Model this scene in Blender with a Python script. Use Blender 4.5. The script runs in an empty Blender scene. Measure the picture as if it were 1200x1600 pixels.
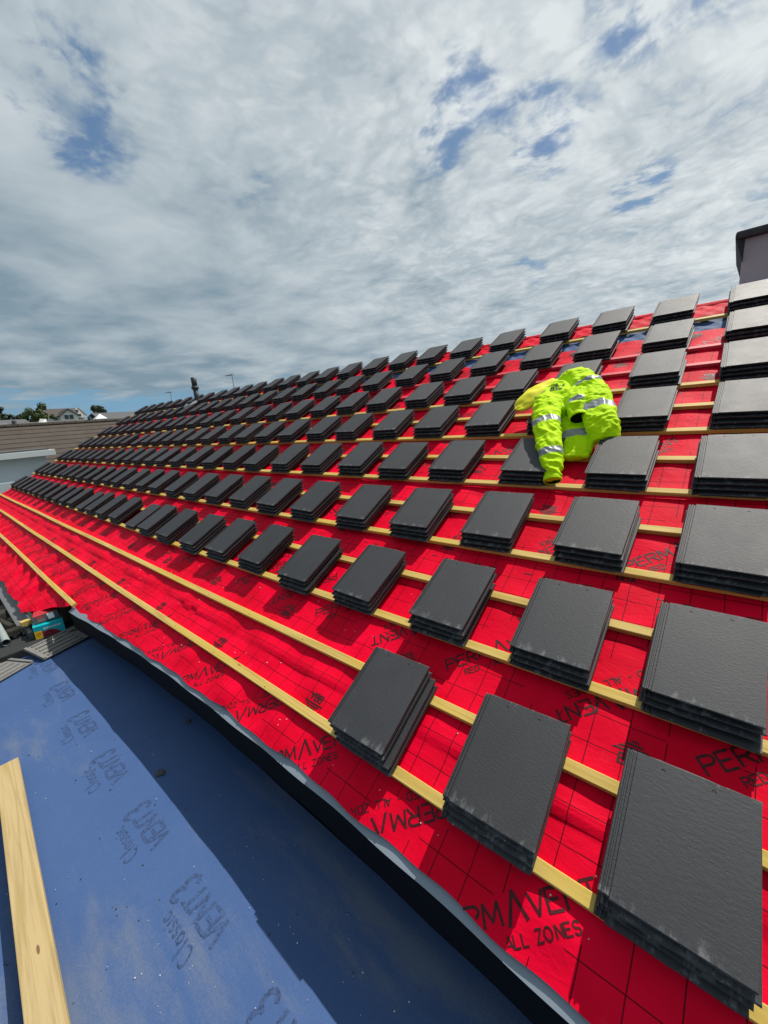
import bpy, math, random
import numpy as np
from mathutils import Vector, Matrix
R = math.radians
random.seed(7); rng = np.random.default_rng(7)
SC = bpy.context.scene
COL = SC.collection
# ------------------------------------------------------------------ camera
# World: X runs along the eaves (the far end of the roof is -X), Y runs in towards the ridge, Z is up;
# the origin lies on the eaves line. Roof pitch 27 degrees.
cam = bpy.data.cameras.new('camera'); cam_o = bpy.data.objects.new('camera', cam); COL.objects.link(cam_o)
rw_ = ((0.75842776, 0.64686707, -0.07968899), (0.09471369, -0.2303582, -0.96848563), (-0.64483847, 0.72697875, -0.23597722))
cm = Matrix(((rw_[0][0], -rw_[1][0], -rw_[2][0]), (rw_[0][1], -rw_[1][1], -rw_[2][1]), (rw_[0][2], -rw_[1][2], -rw_[2][2])))
cam_o.matrix_world = Matrix.Translation((0.53432, -0.78274, 1.56764)) @ cm.to_4x4()
cam.sensor_fit = 'VERTICAL'; cam.sensor_height = 24; cam.lens = 24*624.2/1600
cam.clip_start = 0.05; cam.clip_end = 3000
SC.camera = cam_o
SC.view_settings.view_transform = 'Standard'; SC.view_settings.look = 'None'
SC.view_settings.exposure = 0.0; SC.view_settings.gamma = 1
# ------------------------------------------------------------------ node helper
class NT:
    def __init__(s, tree): s.t = tree; s.n = tree.nodes; s.l = tree.links
    def put(s, sock, v):
        if v is None: return
        if isinstance(v, bpy.types.NodeSocket): s.l.new(v, sock)
        else:
            if isinstance(v, (tuple, list)) and len(v) == 3 and sock.type == 'RGBA': v = (*v, 1)
            sock.default_value = v
    def m(s, op, a, b=None, c=None, clamp=False):
        n = s.n.new('ShaderNodeMath'); n.operation = op; n.use_clamp = clamp
        s.put(n.inputs[0], a); s.put(n.inputs[1], b); s.put(n.inputs[2], c); return n.outputs[0]
    def vm(s, op, a, b=None):
        n = s.n.new('ShaderNodeVectorMath'); n.operation = op
        s.put(n.inputs[0], a); s.put(n.inputs[1], b)
        return n.outputs['Value'] if op in ('DOT_PRODUCT', 'LENGTH') else n.outputs[0]
    def noise(s, vec, scale, detail=3, rough=.5, w=None, out=0, dist=0):
        n = s.n.new('ShaderNodeTexNoise'); n.noise_dimensions = '4D' if w is not None else '3D'
        s.put(n.inputs['Vector'], vec); n.inputs['Scale'].default_value = scale
        n.inputs['Detail'].default_value = detail; n.inputs['Roughness'].default_value = rough
        n.inputs['Distortion'].default_value = dist
        if w is not None: s.put(n.inputs['W'], w)
        return n.outputs[out]
    def vor(s, vec, scale, out='Distance', feat='F1'):
        n = s.n.new('ShaderNodeTexVoronoi'); n.feature = feat
        s.put(n.inputs['Vector'], vec); n.inputs['Scale'].default_value = scale; return n.outputs[out]
    def ss(s, v, a, b, lo=0., hi=1.):
        n = s.n.new('ShaderNodeMapRange'); n.interpolation_type = 'SMOOTHSTEP'
        s.put(n.inputs[0], v)
        for i, q in enumerate((a, b, lo, hi)): s.put(n.inputs[i+1], q)
        return n.outputs[0]
    def mix(s, f, a, b, mode='MIX'):
        n = s.n.new('ShaderNodeMix'); n.data_type = 'RGBA'; n.blend_type = mode
        s.put(n.inputs[0], f); s.put(n.inputs[6], a); s.put(n.inputs[7], b); return n.outputs[2]
    def sep(s, v):
        n = s.n.new('ShaderNodeSeparateXYZ'); s.put(n.inputs[0], v); return n.outputs
    def comb(s, x, y, z):
        n = s.n.new('ShaderNodeCombineXYZ'); s.put(n.inputs[0], x); s.put(n.inputs[1], y); s.put(n.inputs[2], z); return n.outputs[0]
    def tc(s, k): return s.n.new('ShaderNodeTexCoord').outputs[k]
    def mapv(s, v, scale=(1, 1, 1), rot=(0, 0, 0), loc=(0, 0, 0)):
        n = s.n.new('ShaderNodeMapping'); s.put(n.inputs[0], v)
        n.inputs['Scale'].default_value = scale; n.inputs['Rotation'].default_value = rot; n.inputs['Location'].default_value = loc
        return n.outputs[0]
# ------------------------------------------------------------------ world: Nishita sky under a broken cloud deck
SUN = Vector((0.104, 0.571, 0.880)).normalized()
W = bpy.data.worlds.new('World'); SC.world = W; W.use_nodes = True
W.node_tree.nodes.clear(); q = NT(W.node_tree)
sky = q.n.new('ShaderNodeTexSky'); sky.sky_type = 'NISHITA'; sky.sun_disc = False
sky.sun_elevation = math.asin(SUN.z); sky.sun_rotation = math.atan2(SUN.x, SUN.y)
sky.air_density = 1.3; sky.dust_density = .6; sky.ozone_density = 2.0
d = q.vm('NORMALIZE', q.tc('Generated')); dx, dy, dz = q.sep(d)
zz = q.m('ADD', q.m('MAXIMUM', dz, 0.0), .10)
cp = q.comb(q.m('DIVIDE', dx, zz), q.m('DIVIDE', dy, zz), 0.0)
warp = q.vm('SCALE', q.vm('SUBTRACT', q.noise(cp, 1.3, 3, out=1), (.5, .5, .5)))
warp.node.inputs['Scale'].default_value = .35
cpw = q.vm('ADD', cp, warp)
n_big = q.noise(q.vm('ADD', cpw, (3.1, 1.7, 0)), .75, 4, .5)
n_mid = q.noise(q.vm('ADD', cpw, (.4, 5.2, 2.)), 2.4, 5, .5)
n_fin = q.noise(q.vm('ADD', cpw, (7.4, 2.2, 4.)), 6.5, 4, .5)
cov = q.m('ADD', q.m('MULTIPLY', n_big, .55), q.m('ADD', q.m('MULTIPLY', n_mid, .45), q.m('MULTIPLY', n_fin, .22)))
holes = None
for (v, a, b, s) in (((-.815, .279, .508), .992, .9995, .19), ((-.322, .838, .441), .995, .9999, .12), ((-.164, .929, .332), .9968, .9999, .20),
                     ((-.255, .821, .511), .988, .9995, .06), ((-.343, .896, .28), .997, .9999, .16), ((-.439, .734, .518), .992, .9998, .15),
                     ((-.10, .80, .59), .985, .9995, .16)):
    h = q.ss(q.vm('DOT_PRODUCT', d, v), a, b, 0., s)
    holes = h if holes is None else q.m('ADD', holes, h)
n_hol = q.noise(q.vm('ADD', cpw, (1.7, 8.2, 1.)), 3.6, 6, .6)
cov = q.m('SUBTRACT', cov, q.m('MULTIPLY', holes, q.ss(n_hol, .36, .66, .25, 1.9)))
cov = q.m('SUBTRACT', cov, q.ss(dz, .13, .06, 0., .30))
sunw = q.ss(q.vm('DOT_PRODUCT', d, tuple(SUN)), .1, .95)
bil = q.m('ABSOLUTE', q.m('SUBTRACT', q.noise(q.vm('ADD', cpw, (2.2, 9.1, 6.)), 4.2, 4, .55), .5))
bi2 = q.m('ABSOLUTE', q.m('SUBTRACT', q.noise(q.vm('ADD', cpw, (5.2, 3.1, 8.)), 11., 4, .55), .5))
puff = q.m('ADD', q.ss(bil, .0, .16, -.55, .35), q.m('MULTIPLY', q.ss(bi2, .0, .16, -.5, .35), .55))
lum = q.m('MULTIPLY_ADD', n_mid, 1.05, .44-.525)
lum = q.m('ADD', lum, q.m('MULTIPLY', q.m('SUBTRACT', n_fin, .5), q.m('MULTIPLY_ADD', sunw, .40, .10)))
lum = q.m('ADD', lum, q.m('MULTIPLY', q.m('SUBTRACT', n_big, .5), -.5))
lum = q.m('ADD', lum, q.m('MULTIPLY', puff, q.m('MULTIPLY_ADD', q.ss(sunw, .25, .85), .24, .03)))
lum = q.m('ADD', lum, q.m('MULTIPLY', q.m('SUBTRACT', sunw, .45), .75), clamp=True)
right = q.ss(sunw, .25, .85)
cmask = q.ss(q.m('ADD', q.m('ADD', cov, .055), q.m('MULTIPLY', puff, q.m('MULTIPLY_ADD', right, .085, .012))), .34, .55, .05, 1.)
ccol = q.mix(lum, (2.15, 3.05, 3.75), (7.4, 7.9, 8.1))
clear = q.mix(q.ss(dz, .40, .06), q.mix(.6, sky.outputs[0], (.85, 1.85, 3.55)), (1.9, 3.7, 5.3))
out = q.mix(cmask, clear, ccol)
bg = q.n.new('ShaderNodeBackground'); q.put(bg.inputs[0], out); bg.inputs[1].default_value = .1
wo = q.n.new('ShaderNodeOutputWorld'); q.l.new(bg.outputs[0], wo.inputs[0])
# ------------------------------------------------------------------ sun
sl = bpy.data.lights.new('sun', 'SUN'); sl.energy = 5.0; sl.angle = R(.5); sl.color = (1, .95, .87)
so = bpy.data.objects.new('sun', sl); COL.objects.link(so)
so.rotation_euler = (-SUN).to_track_quat('-Z', 'Y').to_euler()
# ------------------------------------------------------------------ materials
def mat(name, build, rough=.7, spec=.5, metal=0.):
    m = bpy.data.materials.new(name); m.use_nodes = True; t = m.node_tree; t.nodes.clear()
    s = NT(t); b = t.nodes.new('ShaderNodeBsdfPrincipled'); o = t.nodes.new('ShaderNodeOutputMaterial')
    t.links.new(b.outputs[0], o.inputs[0])
    b.inputs['Roughness'].default_value = rough; b.inputs['Specular IOR Level'].default_value = spec; b.inputs['Metallic'].default_value = metal
    r = build(s, b)
    if r is not None: s.put(b.inputs['Base Color'], r)
    return m
def bump(s, b, h, dist=.002, st=1.):
    n = s.n.new('ShaderNodeBump'); n.inputs['Distance'].default_value = dist; s.put(n.inputs['Strength'], st)
    s.put(n.inputs['Height'], h); s.l.new(n.outputs[0], b.inputs['Normal'])
def plain(name, c, rough=.7, spec=.5, metal=0., var=.25, scale=12, bd=.0):
    def f(s, b):
        o = s.tc('Object'); n = s.noise(o, scale, 5, .6)
        if bd: bump(s, b, s.noise(o, scale*4, 4), bd)
        k = s.m('MULTIPLY_ADD', n, 2*var, 1-var)
        v = s.vm('SCALE', c); s.put(v.node.inputs['Scale'], k); return v
    return mat(name, f, rough, spec, metal)
def uvn(s): return s.tc('UV')
def f_tile(s, b):
    uv = uvn(s); x, y, _ = s.sep(uv); o = s.tc('Object')
    rnd = s.n.new('ShaderNodeObjectInfo').outputs['Random']
    geo = s.n.new('ShaderNodeNewGeometry').outputs['Position']
    w = s.m('MULTIPLY', rnd, 40.)
    p = s.vm('ADD', uv, s.vm('SCALE', geo)); p.node.inputs[1].links[0].from_node.inputs['Scale'].default_value = .02
    riven = s.noise(s.mapv(uv, (55, 150, 1)), 1., 5, .6, w=w)
    fine = s.noise(uv, 420, 3, .6, w=w)
    big = s.noise(uv, 7, 4, .6, w=w)
    pit = s.ss(s.vor(s.vm('ADD', uv, s.comb(w, w, 0)), 60), .0, .16)
    h = s.m('ADD', s.m('MULTIPLY', riven, .7), s.m('ADD', s.m('MULTIPLY', fine, .25), s.m('MULTIPLY', pit, .25)))
    # nail holes near the head
    holes = None
    for hx in (-.062, .062):
        dd = s.vm('LENGTH', s.vm('SUBTRACT', s.comb(x, y, 0), (hx, .392, 0)))
        k = s.ss(dd, .0036, .0056); holes = k if holes is None else s.m('MULTIPLY', holes, k)
    h = s.m('ADD', h, s.m('MULTIPLY', holes, 2.5))
    bump(s, b, h, .0024, .7)
    c = s.mix(big, (.015, .0155, .0185), (.029, .030, .0345))
    vr = s.m('MULTIPLY_ADD', rnd, .5, .78); c = s.vm('SCALE', c); s.put(c.node.inputs['Scale'], vr)
    c = s.mix(s.m('MULTIPLY', s.ss(fine, .5, .75), .25), c, (.085, .085, .09))
    # lime bloom and scuffs along the tail and head edges
    e1 = s.ss(y, .085, .0); e2 = s.ss(y, .375, .42)
    eb = s.m('MAXIMUM', e1, s.m('MULTIPLY', e2, .8))
    sc = s.noise(s.mapv(uv, (26, 9, 1)), 1., 6, .7, w=s.m('ADD', w, 3.))
    sm = s.m('MULTIPLY', s.ss(s.m('ADD', sc, s.m('MULTIPLY', eb, .22)), .70, .86), s.m('MULTIPLY_ADD', eb, .85, .04))
    chip = s.m('MULTIPLY', s.ss(s.noise(uv, 95, 3, .6, w=w), .60, .70), s.m('MAXIMUM', s.ss(y, .008, .0), s.ss(y, .414, .42)))
    sm = s.m('MULTIPLY', sm, s.ss(y, .001, .007))
    c = s.mix(s.m('MULTIPLY', sm, .45), c, (.28, .28, .28))
    c = s.mix(s.m('MULTIPLY', chip, .6), c, (.42, .42, .41))
    c = s.mix(holes, (.006, .006, .007), c)
    s.put(b.inputs['Roughness'], s.m('MULTIPLY_ADD', big, .12, .545))
    return c
M_TILE = mat('concrete_tile', f_tile, .6, .52)
M_TILE_OLD = plain('old_tile_underside', (.17, .165, .155), .8, .4, var=.35, scale=14, bd=.002)
RU, RV = math.cos(R(41)), math.sin(R(41))
def f_red(s, b):
    uv = uvn(s); x, y, _ = s.sep(uv)
    p = .1165
    wob = s.m('MULTIPLY', s.m('SUBTRACT', s.noise(uv, 3., 2), .5), .012)
    def line(c, off, wd):
        a = s.m('ABSOLUTE', s.m('SUBTRACT', s.m('FRACT', s.m('DIVIDE', s.m('ADD', s.m('ADD', c, wob), off+50*p), p)), .5))
        return s.ss(s.m('MULTIPLY', a, p), wd, wd+.0012, 1., 0.)
    g = s.m('MAXIMUM', line(x, .052, .0012), line(y, -.047, .0012))
    # the printed grid stops round the lettering: two diagonal strips per repeat
    gap = None
    for (u0, v0) in ((-.19, .10), (.33, .10)):
        k = s.m('SUBTRACT', y, v0); kk = s.m('SUBTRACT', s.m('FRACT', s.m('MULTIPLY_ADD', k, 1/.835, 10.5)), .5)
        j = s.m('SUBTRACT', x, u0); jj = s.m('SUBTRACT', s.m('FRACT', s.m('MULTIPLY_ADD', j, 1/1.03, 10.5)), .5)
        a = s.m('MULTIPLY', jj, 1.03); c = s.m('MULTIPLY', kk, .835)
        ax = s.m('ADD', s.m('MULTIPLY', a, -RU), s.m('MULTIPLY', c, RV)); ay = s.m('ADD', s.m('MULTIPLY', a, RV), s.m('MULTIPLY', c, RU))
        e = s.m('MULTIPLY', s.ss(s.m('ABSOLUTE', ax), .27, .275, 1., 0.), s.ss(s.m('ABSOLUTE', ay), .07, .075, 1., 0.))
        gap = e if gap is None else s.m('MAXIMUM', gap, e)
    g = s.m('MULTIPLY', g, s.m('SUBTRACT', 1., gap))
    n = s.noise(uv, 2.2, 4, .6); f = s.noise(uv, 900, 2)
    cre = s.noise(s.mapv(uv, (9, 17, 1), rot=(0, 0, .3)), 1., 5, .62, dist=1.2)
    cr2 = s.m('ABSOLUTE', s.m('SUBTRACT', s.noise(s.mapv(uv, (5, 11, 1), rot=(0, 0, -.5)), 1., 4, .6, dist=.8), .5))
    h = s.m('ADD', s.m('MULTIPLY', cre, 1.), s.m('ADD', s.m('MULTIPLY', s.ss(cr2, 0., .08), .35), s.m('MULTIPLY', f, .012)))
    far = s.m('ADD', s.m('MULTIPLY', s.ss(x, 1.5, 5.), .34), s.m('MULTIPLY', s.ss(y, 1.5, 3.5), .10))
    bump(s, b, h, .012, s.m('ADD', far, .14))
    c = s.mix(s.ss(n, .3, .7), (.62, .0004, .017), (.80, .0008, .030))
    dust = s.ss(s.noise(uv, 5.5, 6, .7), .60, .80)
    c = s.mix(s.m('MULTIPLY', dust, .07), c, (.75, .30, .30))
    return s.mix(s.m('MULTIPLY', g, .88), c, (.05, .003, .006))
M_RED = mat('red_underlay', f_red, .6, .06)
M_INK = mat('underlay_print', lambda s, b: s.mix(s.ss(s.noise(s.tc('Object'), 60, 4, .7), .35, .7), (.035, .003, .006), (.09, .004, .01)), .6, .3)
M_REDW = plain('red_wrapped_batten', (.62, .05, .07), .6, .4, var=.15)
def f_wood(base, dark, along=0, green=0.):
    def f(s, b):
        o = s.tc('UV'); w = s.m('MULTIPLY', s.n.new('ShaderNodeObjectInfo').outputs['Random'], 31.)
        sc = (3.2, 70, 1)
        g = s.noise(s.mapv(o, sc), 1., 4, .55, w=w, dist=.6)
        ring = s.m('FRACT', s.m('MULTIPLY', s.noise(s.mapv(o, (.42, 13, 1)), 1., 2, .4, w=w), 9.))
        ring = s.ss(s.m('ABSOLUTE', s.m('SUBTRACT', ring, .5)), .18, .5)
        c = s.mix(ring, base, dark)
        c = s.mix(s.m('MULTIPLY', s.ss(g, .45, .75), .5), c, tuple(k*.62 for k in dark))
        kn = s.vor(s.mapv(o, (2.6, 11, 1)), 1.)
        c = s.mix(s.ss(kn, .07, .045), c, (.17, .09, .038))
        mark = s.ss(s.noise(s.mapv(o, (60, 40, 1)), 1., 3, .7, w=w), .68, .78)
        c = s.mix(s.m('MULTIPLY', mark, .35), c, (.10, .085, .05))
        if green: c = s.mix(s.ss(s.noise(o, 1.3, 3, w=w), .42, .62, 0., green), c, (.60, .41, .06))
        bump(s, b, s.m('ADD', g, s.m('MULTIPLY', s.noise(s.mapv(o, (40, 600, 1)), 1., 2), .4)), .0012, .7)
        return c
    return f
M_BATT = mat('treated_batten', f_wood((.63, .45, .135), (.50, .34, .085), green=.6), .65, .35)
M_PLANK = mat('sawn_pine', f_wood((.43, .32, .155), (.36, .26, .11)), .65, .35)
M_GREYW = plain('weathered_wood', (.36, .29, .20), .8, .3, var=.35, scale=9, bd=.002)
def f_blue(s, b):
    o = s.tc('Object'); x, y, _ = s.sep(o)
    weave = s.noise(s.mapv(o, (420, 60, 1), rot=(0, 0, .5)), 1., 2, .5)
    fz = s.noise(o, 160, 4, .65)
    bump(s, b, s.m('ADD', weave, s.m('MULTIPLY', fz, .8)), .0012, .8)
    n = s.noise(o, 2.6, 5, .62); n2 = s.noise(s.mapv(o, (.9, 3.2, 1)), 1., 5, .66)
    c = s.mix(n, (.034, .078, .205), (.050, .102, .240))
    c = s.mix(s.m('MULTIPLY', s.ss(weave, .45, .7), .35), c, (.030, .062, .155))
    # dried grey dust where people have walked
    near = s.ss(x, -1.7, -.6)
    dust = s.m('MULTIPLY', s.ss(s.m('ADD', s.m('MULTIPLY_ADD', s.m('SUBTRACT', fz, .5), .35, n2), s.m('MULTIPLY', near, .07)), .53, .78), .45)
    c = s.mix(dust, c, (.175, .185, .19))
    spk = s.ss(s.noise(o, 330, 2, .5), .74, .80)
    return s.mix(s.m('MULTIPLY', spk, .35), c, (.5, .52, .55))
M_BLUE = mat('blue_membrane', f_blue, .75, .3)
M_BLINK = mat('worn_blue_print', lambda s, b: s.mix(s.ss(s.noise(s.tc('Object'), 75, 5, .75), .38, .62), (.020, .040, .10), (.045, .086, .20)), .75, .3)
M_TRAY = plain('grey_eaves_tray', (.20, .24, .285), .42, .5, var=.08, scale=5)
M_BLACK = plain('black_plastic_and_shade', (.005, .005, .006), .7, .12, var=.3, scale=3)
M_FELT = plain('black_felt', (.028, .028, .030), .85, .3, var=.4, scale=20, bd=.003)
M_LEAD = plain('dull_lead', (.22, .22, .225), .5, .5, var=.3, scale=18)
M_PIPE = plain('dark_grey_pipe', (.035, .045, .05), .5, .5, var=.2)
M_POLE = plain('grey_green_pipe', (.27, .32, .31), .5, .5, var=.15)
M_GUT = plain('grey_gutter', (.11, .115, .125), .5, .5, var=.25, scale=8)
M_RENDER = plain('purple_grey_render', (.50, .43, .46), .9, .25, var=.10, scale=6, bd=.003)
M_CAPST = plain('dark_cement', (.065, .062, .068), .9, .25, var=.2, scale=8, bd=.004)
M_WHITE = plain('white_render', (.72, .72, .70), .8, .3, var=.08, scale=.8)
M_CLAD = plain('pale_blue_cladding', (.60, .66, .69), .7, .35, var=.08, scale=2)
M_TRIM = plain('white_upvc', (.76, .80, .80), .35, .5, var=.05)
M_GLASS = plain('dark_glass', (.03, .04, .045), .15, .6, var=.1)
M_NROOF = plain('slate_grey_roof', (.10, .10, .105), .8, .35, var=.25, scale=1.5)
M_BRROOF = plain('brown_roof', (.075, .062, .056), .8, .35, var=.25, scale=1.5)
M_BRICKISH = plain('buff_render', (.45, .42, .36), .85, .3, var=.12)
def f_course(s, b):
    uv = uvn(s); x, y, _ = s.sep(uv)
    n = s.noise(uv, 1.2, 5, .65); t = s.noise(s.mapv(uv, (3.3, 3.1, 1)), 1., 1)
    c = s.mix(n, (.044, .036, .030), (.092, .074, .060))
    c = s.mix(s.m('MULTIPLY', s.ss(t, .4, .65), .3), c, (.09, .074, .06))
    li = s.ss(s.noise(uv, 9, 4, .7), .62, .75)
    return s.mix(s.m('MULTIPLY', li, .3), c, (.22, .22, .17))
M_COURSE = mat('old_concrete_roof', f_course, .85, .3)
def f_hv(s, b):
    o = s.tc('Object'); n = s.noise(o, 9, 4, .6)
    bump(s, b, s.noise(s.mapv(o, (16, 16, 16)), 1., 4, .6, dist=1.), .018, .7)
    return s.mix(n, (.46, .76, .0), (.58, .86, .0))
M_HV = mat('fluorescent_yellow_cloth', f_hv, .75, .15)
M_HVY = plain('yellow_lining', (.78, .72, .01), .6, .35, var=.1)
M_REFL = plain('reflective_tape', (.235, .25, .27), .35, .6, var=.15, scale=20)
M_GREEN = plain('dark_green_print', (.006, .03, .012), .7, .3)
M_DARKIN = plain('sleeve_mouth_shade', (.006, .008, .006), .9, .2)  # near-black colour stands in for the shade inside the sleeve ends
M_TEAL = plain('teal_card', (.0, .38, .43), .45, .4, var=.12)
M_CARDW = plain('white_print', (.72, .74, .74), .6, .4)
M_CARDR = plain('red_card', (.45, .012, .02), .5, .4)
M_CARDDR = plain('dark_red_card', (.21, .006, .014), .5, .4)
M_CARDY = plain('yellow_label', (.75, .45, .01), .5, .4)
M_CARDG = plain('charcoal_card', (.05, .055, .06), .5, .4)
M_CARDGS = plain('scuffed_grey_card', (.22, .19, .18), .6, .4, var=.3)
M_STONE = plain('rubble_stone', (.20, .185, .17), .9, .3, var=.5, scale=10, bd=.004)
M_NAIL = plain('nail_head', (.03, .028, .025), .5, .5)
M_CRUMB = plain('pale_crumb', (.62, .60, .57), .9, .3)
M_SLATE = plain('slate_chip', (.045, .05, .055), .7, .4, var=.3, scale=20)
M_BARK = plain('bark', (.10, .075, .055), .9, .2)
M_STEEL = plain('galvanised', (.30, .31, .32), .4, .5, metal=.7)
def f_leaf(c0, c1):
    def f(s, b):
        n = s.noise(s.tc('Object'), 1.6, 3); r = s.n.new('ShaderNodeNewGeometry').outputs['Random Per Island']
        return s.mix(s.m('MULTIPLY_ADD', r, .6, s.m('MULTIPLY', n, .4)), c0, c1)
    return f
M_LEAF = mat('broad_leaf', f_leaf((.028, .048, .012), (.085, .115, .028)), .7, .3)
M_LEAFD = mat('dark_leaf', f_leaf((.014, .028, .014), (.04, .06, .026)), .7, .3)
def f_ground(s, b):
    o = s.tc('Object'); n = s.noise(o, .05, 5); return s.mix(s.ss(n, .4, .6), (.06, .08, .035), (.12, .115, .10))
M_GROUND = mat('ground_mix', f_ground, .95, .2)
# ------------------------------------------------------------------ geometry helpers
PC, PS = math.cos(R(27)), math.sin(R(27))
def rw(u, v, h): return (-u, v*PC-h*PS, v*PS+h*PC)
def rwn(a):                                     # array (n,3) of roof coordinates -> world
    a = np.asarray(a, float); return np.stack([-a[:, 0], a[:, 1]*PC-a[:, 2]*PS, a[:, 1]*PS+a[:, 2]*PC], 1)
ROOF = Matrix(((-1, 0, 0), (0, PC, -PS), (0, PS, PC)))
class MB:
    def __init__(s): s.v = []; s.f = []; s.uv = []; s.mi = []
    def add(s, vs, fs, uv=None, mi=0):
        o = len(s.v); s.v += [tuple(p) for p in vs]
        s.uv += [tuple(p[:2]) for p in (uv if uv is not None else vs)]
        s.f += [tuple(i+o for i in f) for f in fs]; s.mi += [mi]*len(fs) if isinstance(mi, int) else list(mi)
    def box(s, c, d, rot=None, mi=0, bev=0., tf=None):
        x, y, z = (k/2 for k in d); rt = rot or Matrix.Identity(3)
        if bev:
            bm = bmesh_box(d, bev); vs = [v.co.copy() for v in bm.verts]; fs = [[v.index for v in f.verts] for f in bm.faces]; bm.free()
        else:
            vs = [Vector((a*x, b*y, e*z)) for a in (-1, 1) for b in (-1, 1) for e in (-1, 1)]
            fs = [(0, 1, 3, 2), (4, 6, 7, 5), (0, 4, 5, 1), (2, 3, 7, 6), (0, 2, 6, 4), (1, 5, 7, 3)]
        k = max(range(3), key=lambda i: d[i]); oth = [i for i in range(3) if i != k]
        uv = [(p[k]+c[k], p[oth[0]]+p[oth[1]]*1.3) for p in vs]
        w = [rt @ p + Vector(c) for p in vs]
        if tf: w = [tf(*p) for p in w]
        s.add(w, fs, uv, mi)
    def tube(s, pts, rad, n=10, cap=True, mi=0):
        pts = [Vector(p) for p in pts]; k = len(pts); rad = [rad]*k if isinstance(rad, (int, float)) else rad
        vs = []; fs = []
        for i, p in enumerate(pts):
            t = (pts[min(i+1, k-1)]-pts[max(i-1, 0)]).normalized()
            a = t.orthogonal().normalized() if i == 0 else (pa - t*pa.dot(t)).normalized()
            pa = a; bb = t.cross(a)
            for j in range(n):
                g = 2*math.pi*j/n; vs.append(p+(a*math.cos(g)+bb*math.sin(g))*rad[i])
        for i in range(k-1):
            for j in range(n): fs.append((i*n+j, i*n+(j+1) % n, (i+1)*n+(j+1) % n, (i+1)*n+j))
        if cap: fs += [tuple(range(n-1, -1, -1)), tuple((k-1)*n+j for j in range(n))]
        s.add(vs, fs, None, mi)
    def build(s, name, mats, parent=None, smooth=False, local=None):
        me = bpy.data.meshes.new(name); me.from_pydata(s.v, [], s.f); me.update()
        return finish(name, me, mats, np.array(s.uv, float), s.mi, parent, smooth)
import bmesh
def bmesh_box(d, bev):
    bm = bmesh.new(); bmesh.ops.create_cube(bm, size=1)
    for v in bm.verts: v.co = Vector((v.co.x*d[0], v.co.y*d[1], v.co.z*d[2]))
    bmesh.ops.bevel(bm, geom=bm.edges[:], offset=bev, segments=2, affect='EDGES', profile=.6)
    bm.verts.index_update(); return bm
def finish(name, me, mats, uv=None, mi=None, parent=None, smooth=False):
    for m in (mats if isinstance(mats, (list, tuple)) else [mats]): me.materials.append(m)
    if uv is not None and len(uv):
        lv = np.empty(len(me.loops), int); me.loops.foreach_get('vertex_index', lv)
        me.uv_layers.new(name='UVMap').data.foreach_set('uv', uv[lv].ravel())
    if mi is not None and len(mi) and max(mi): me.polygons.foreach_set('material_index', np.array(mi, dtype=np.int32))
    if smooth: me.polygons.foreach_set('use_smooth', np.ones(len(me.polygons), bool))
    o = bpy.data.objects.new(name, me); COL.objects.link(o)
    if parent: o.parent = parent; o.matrix_parent_inverse = parent.matrix_basis.inverted()
    return o
def tag(o, label=None, cat=None, group=None, kind=None):
    kind = kind or ('thing' if cat else None)
    if label: o['label'] = label
    if cat: o['category'] = cat
    if group: o['group'] = group
    if kind: o['kind'] = kind
    return o
def empty(name, loc, label, cat, group=None):
    o = bpy.data.objects.new(name, None); COL.objects.link(o); o.location = loc; o.empty_display_size = .1
    return tag(o, label, cat, group)
def grid_faces(nu, nv, base=0):
    i = np.arange(nu-1)[:, None]*nv+np.arange(nv-1)[None]; i = i.ravel()+base
    return np.stack([i, i+nv, i+nv+1, i+1], 1)
# ------------------------------------------------------------------ the setting
g = MB(); S_ = 1500
g.add([(-S_, -S_, -3.4), (S_, -S_, -3.4), (S_, S_, -3.4), (-S_, S_, -3.4)], [(0, 1, 2, 3)])
tag(g.build('ground', M_GROUND), kind='structure')
# rising ground behind the neighbours
xs = np.linspace(-420, -45, 40); ys = np.linspace(-160, 200, 50)
XX, YY = np.meshgrid(xs, ys, indexing='ij')
ZZ = -3.38 + np.clip((-XX-45)/25, 0, 1)*3.6 + np.clip((-XX-70)/250, 0, 1)*5.0*(1+.35*np.sin(YY*.03)+.2*np.sin(XX*.045+1)) + .25*np.sin(XX*.21)*np.sin(YY*.17)*np.clip((-XX-45)/20, 0, 1)
me = bpy.data.meshes.new('hill'); me.from_pydata(np.stack([XX, YY, ZZ], 2).reshape(-1, 3).tolist(), [], grid_faces(40, 50).tolist())
tag(finish('hill', me, M_GROUND, smooth=True), kind='structure')
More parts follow.
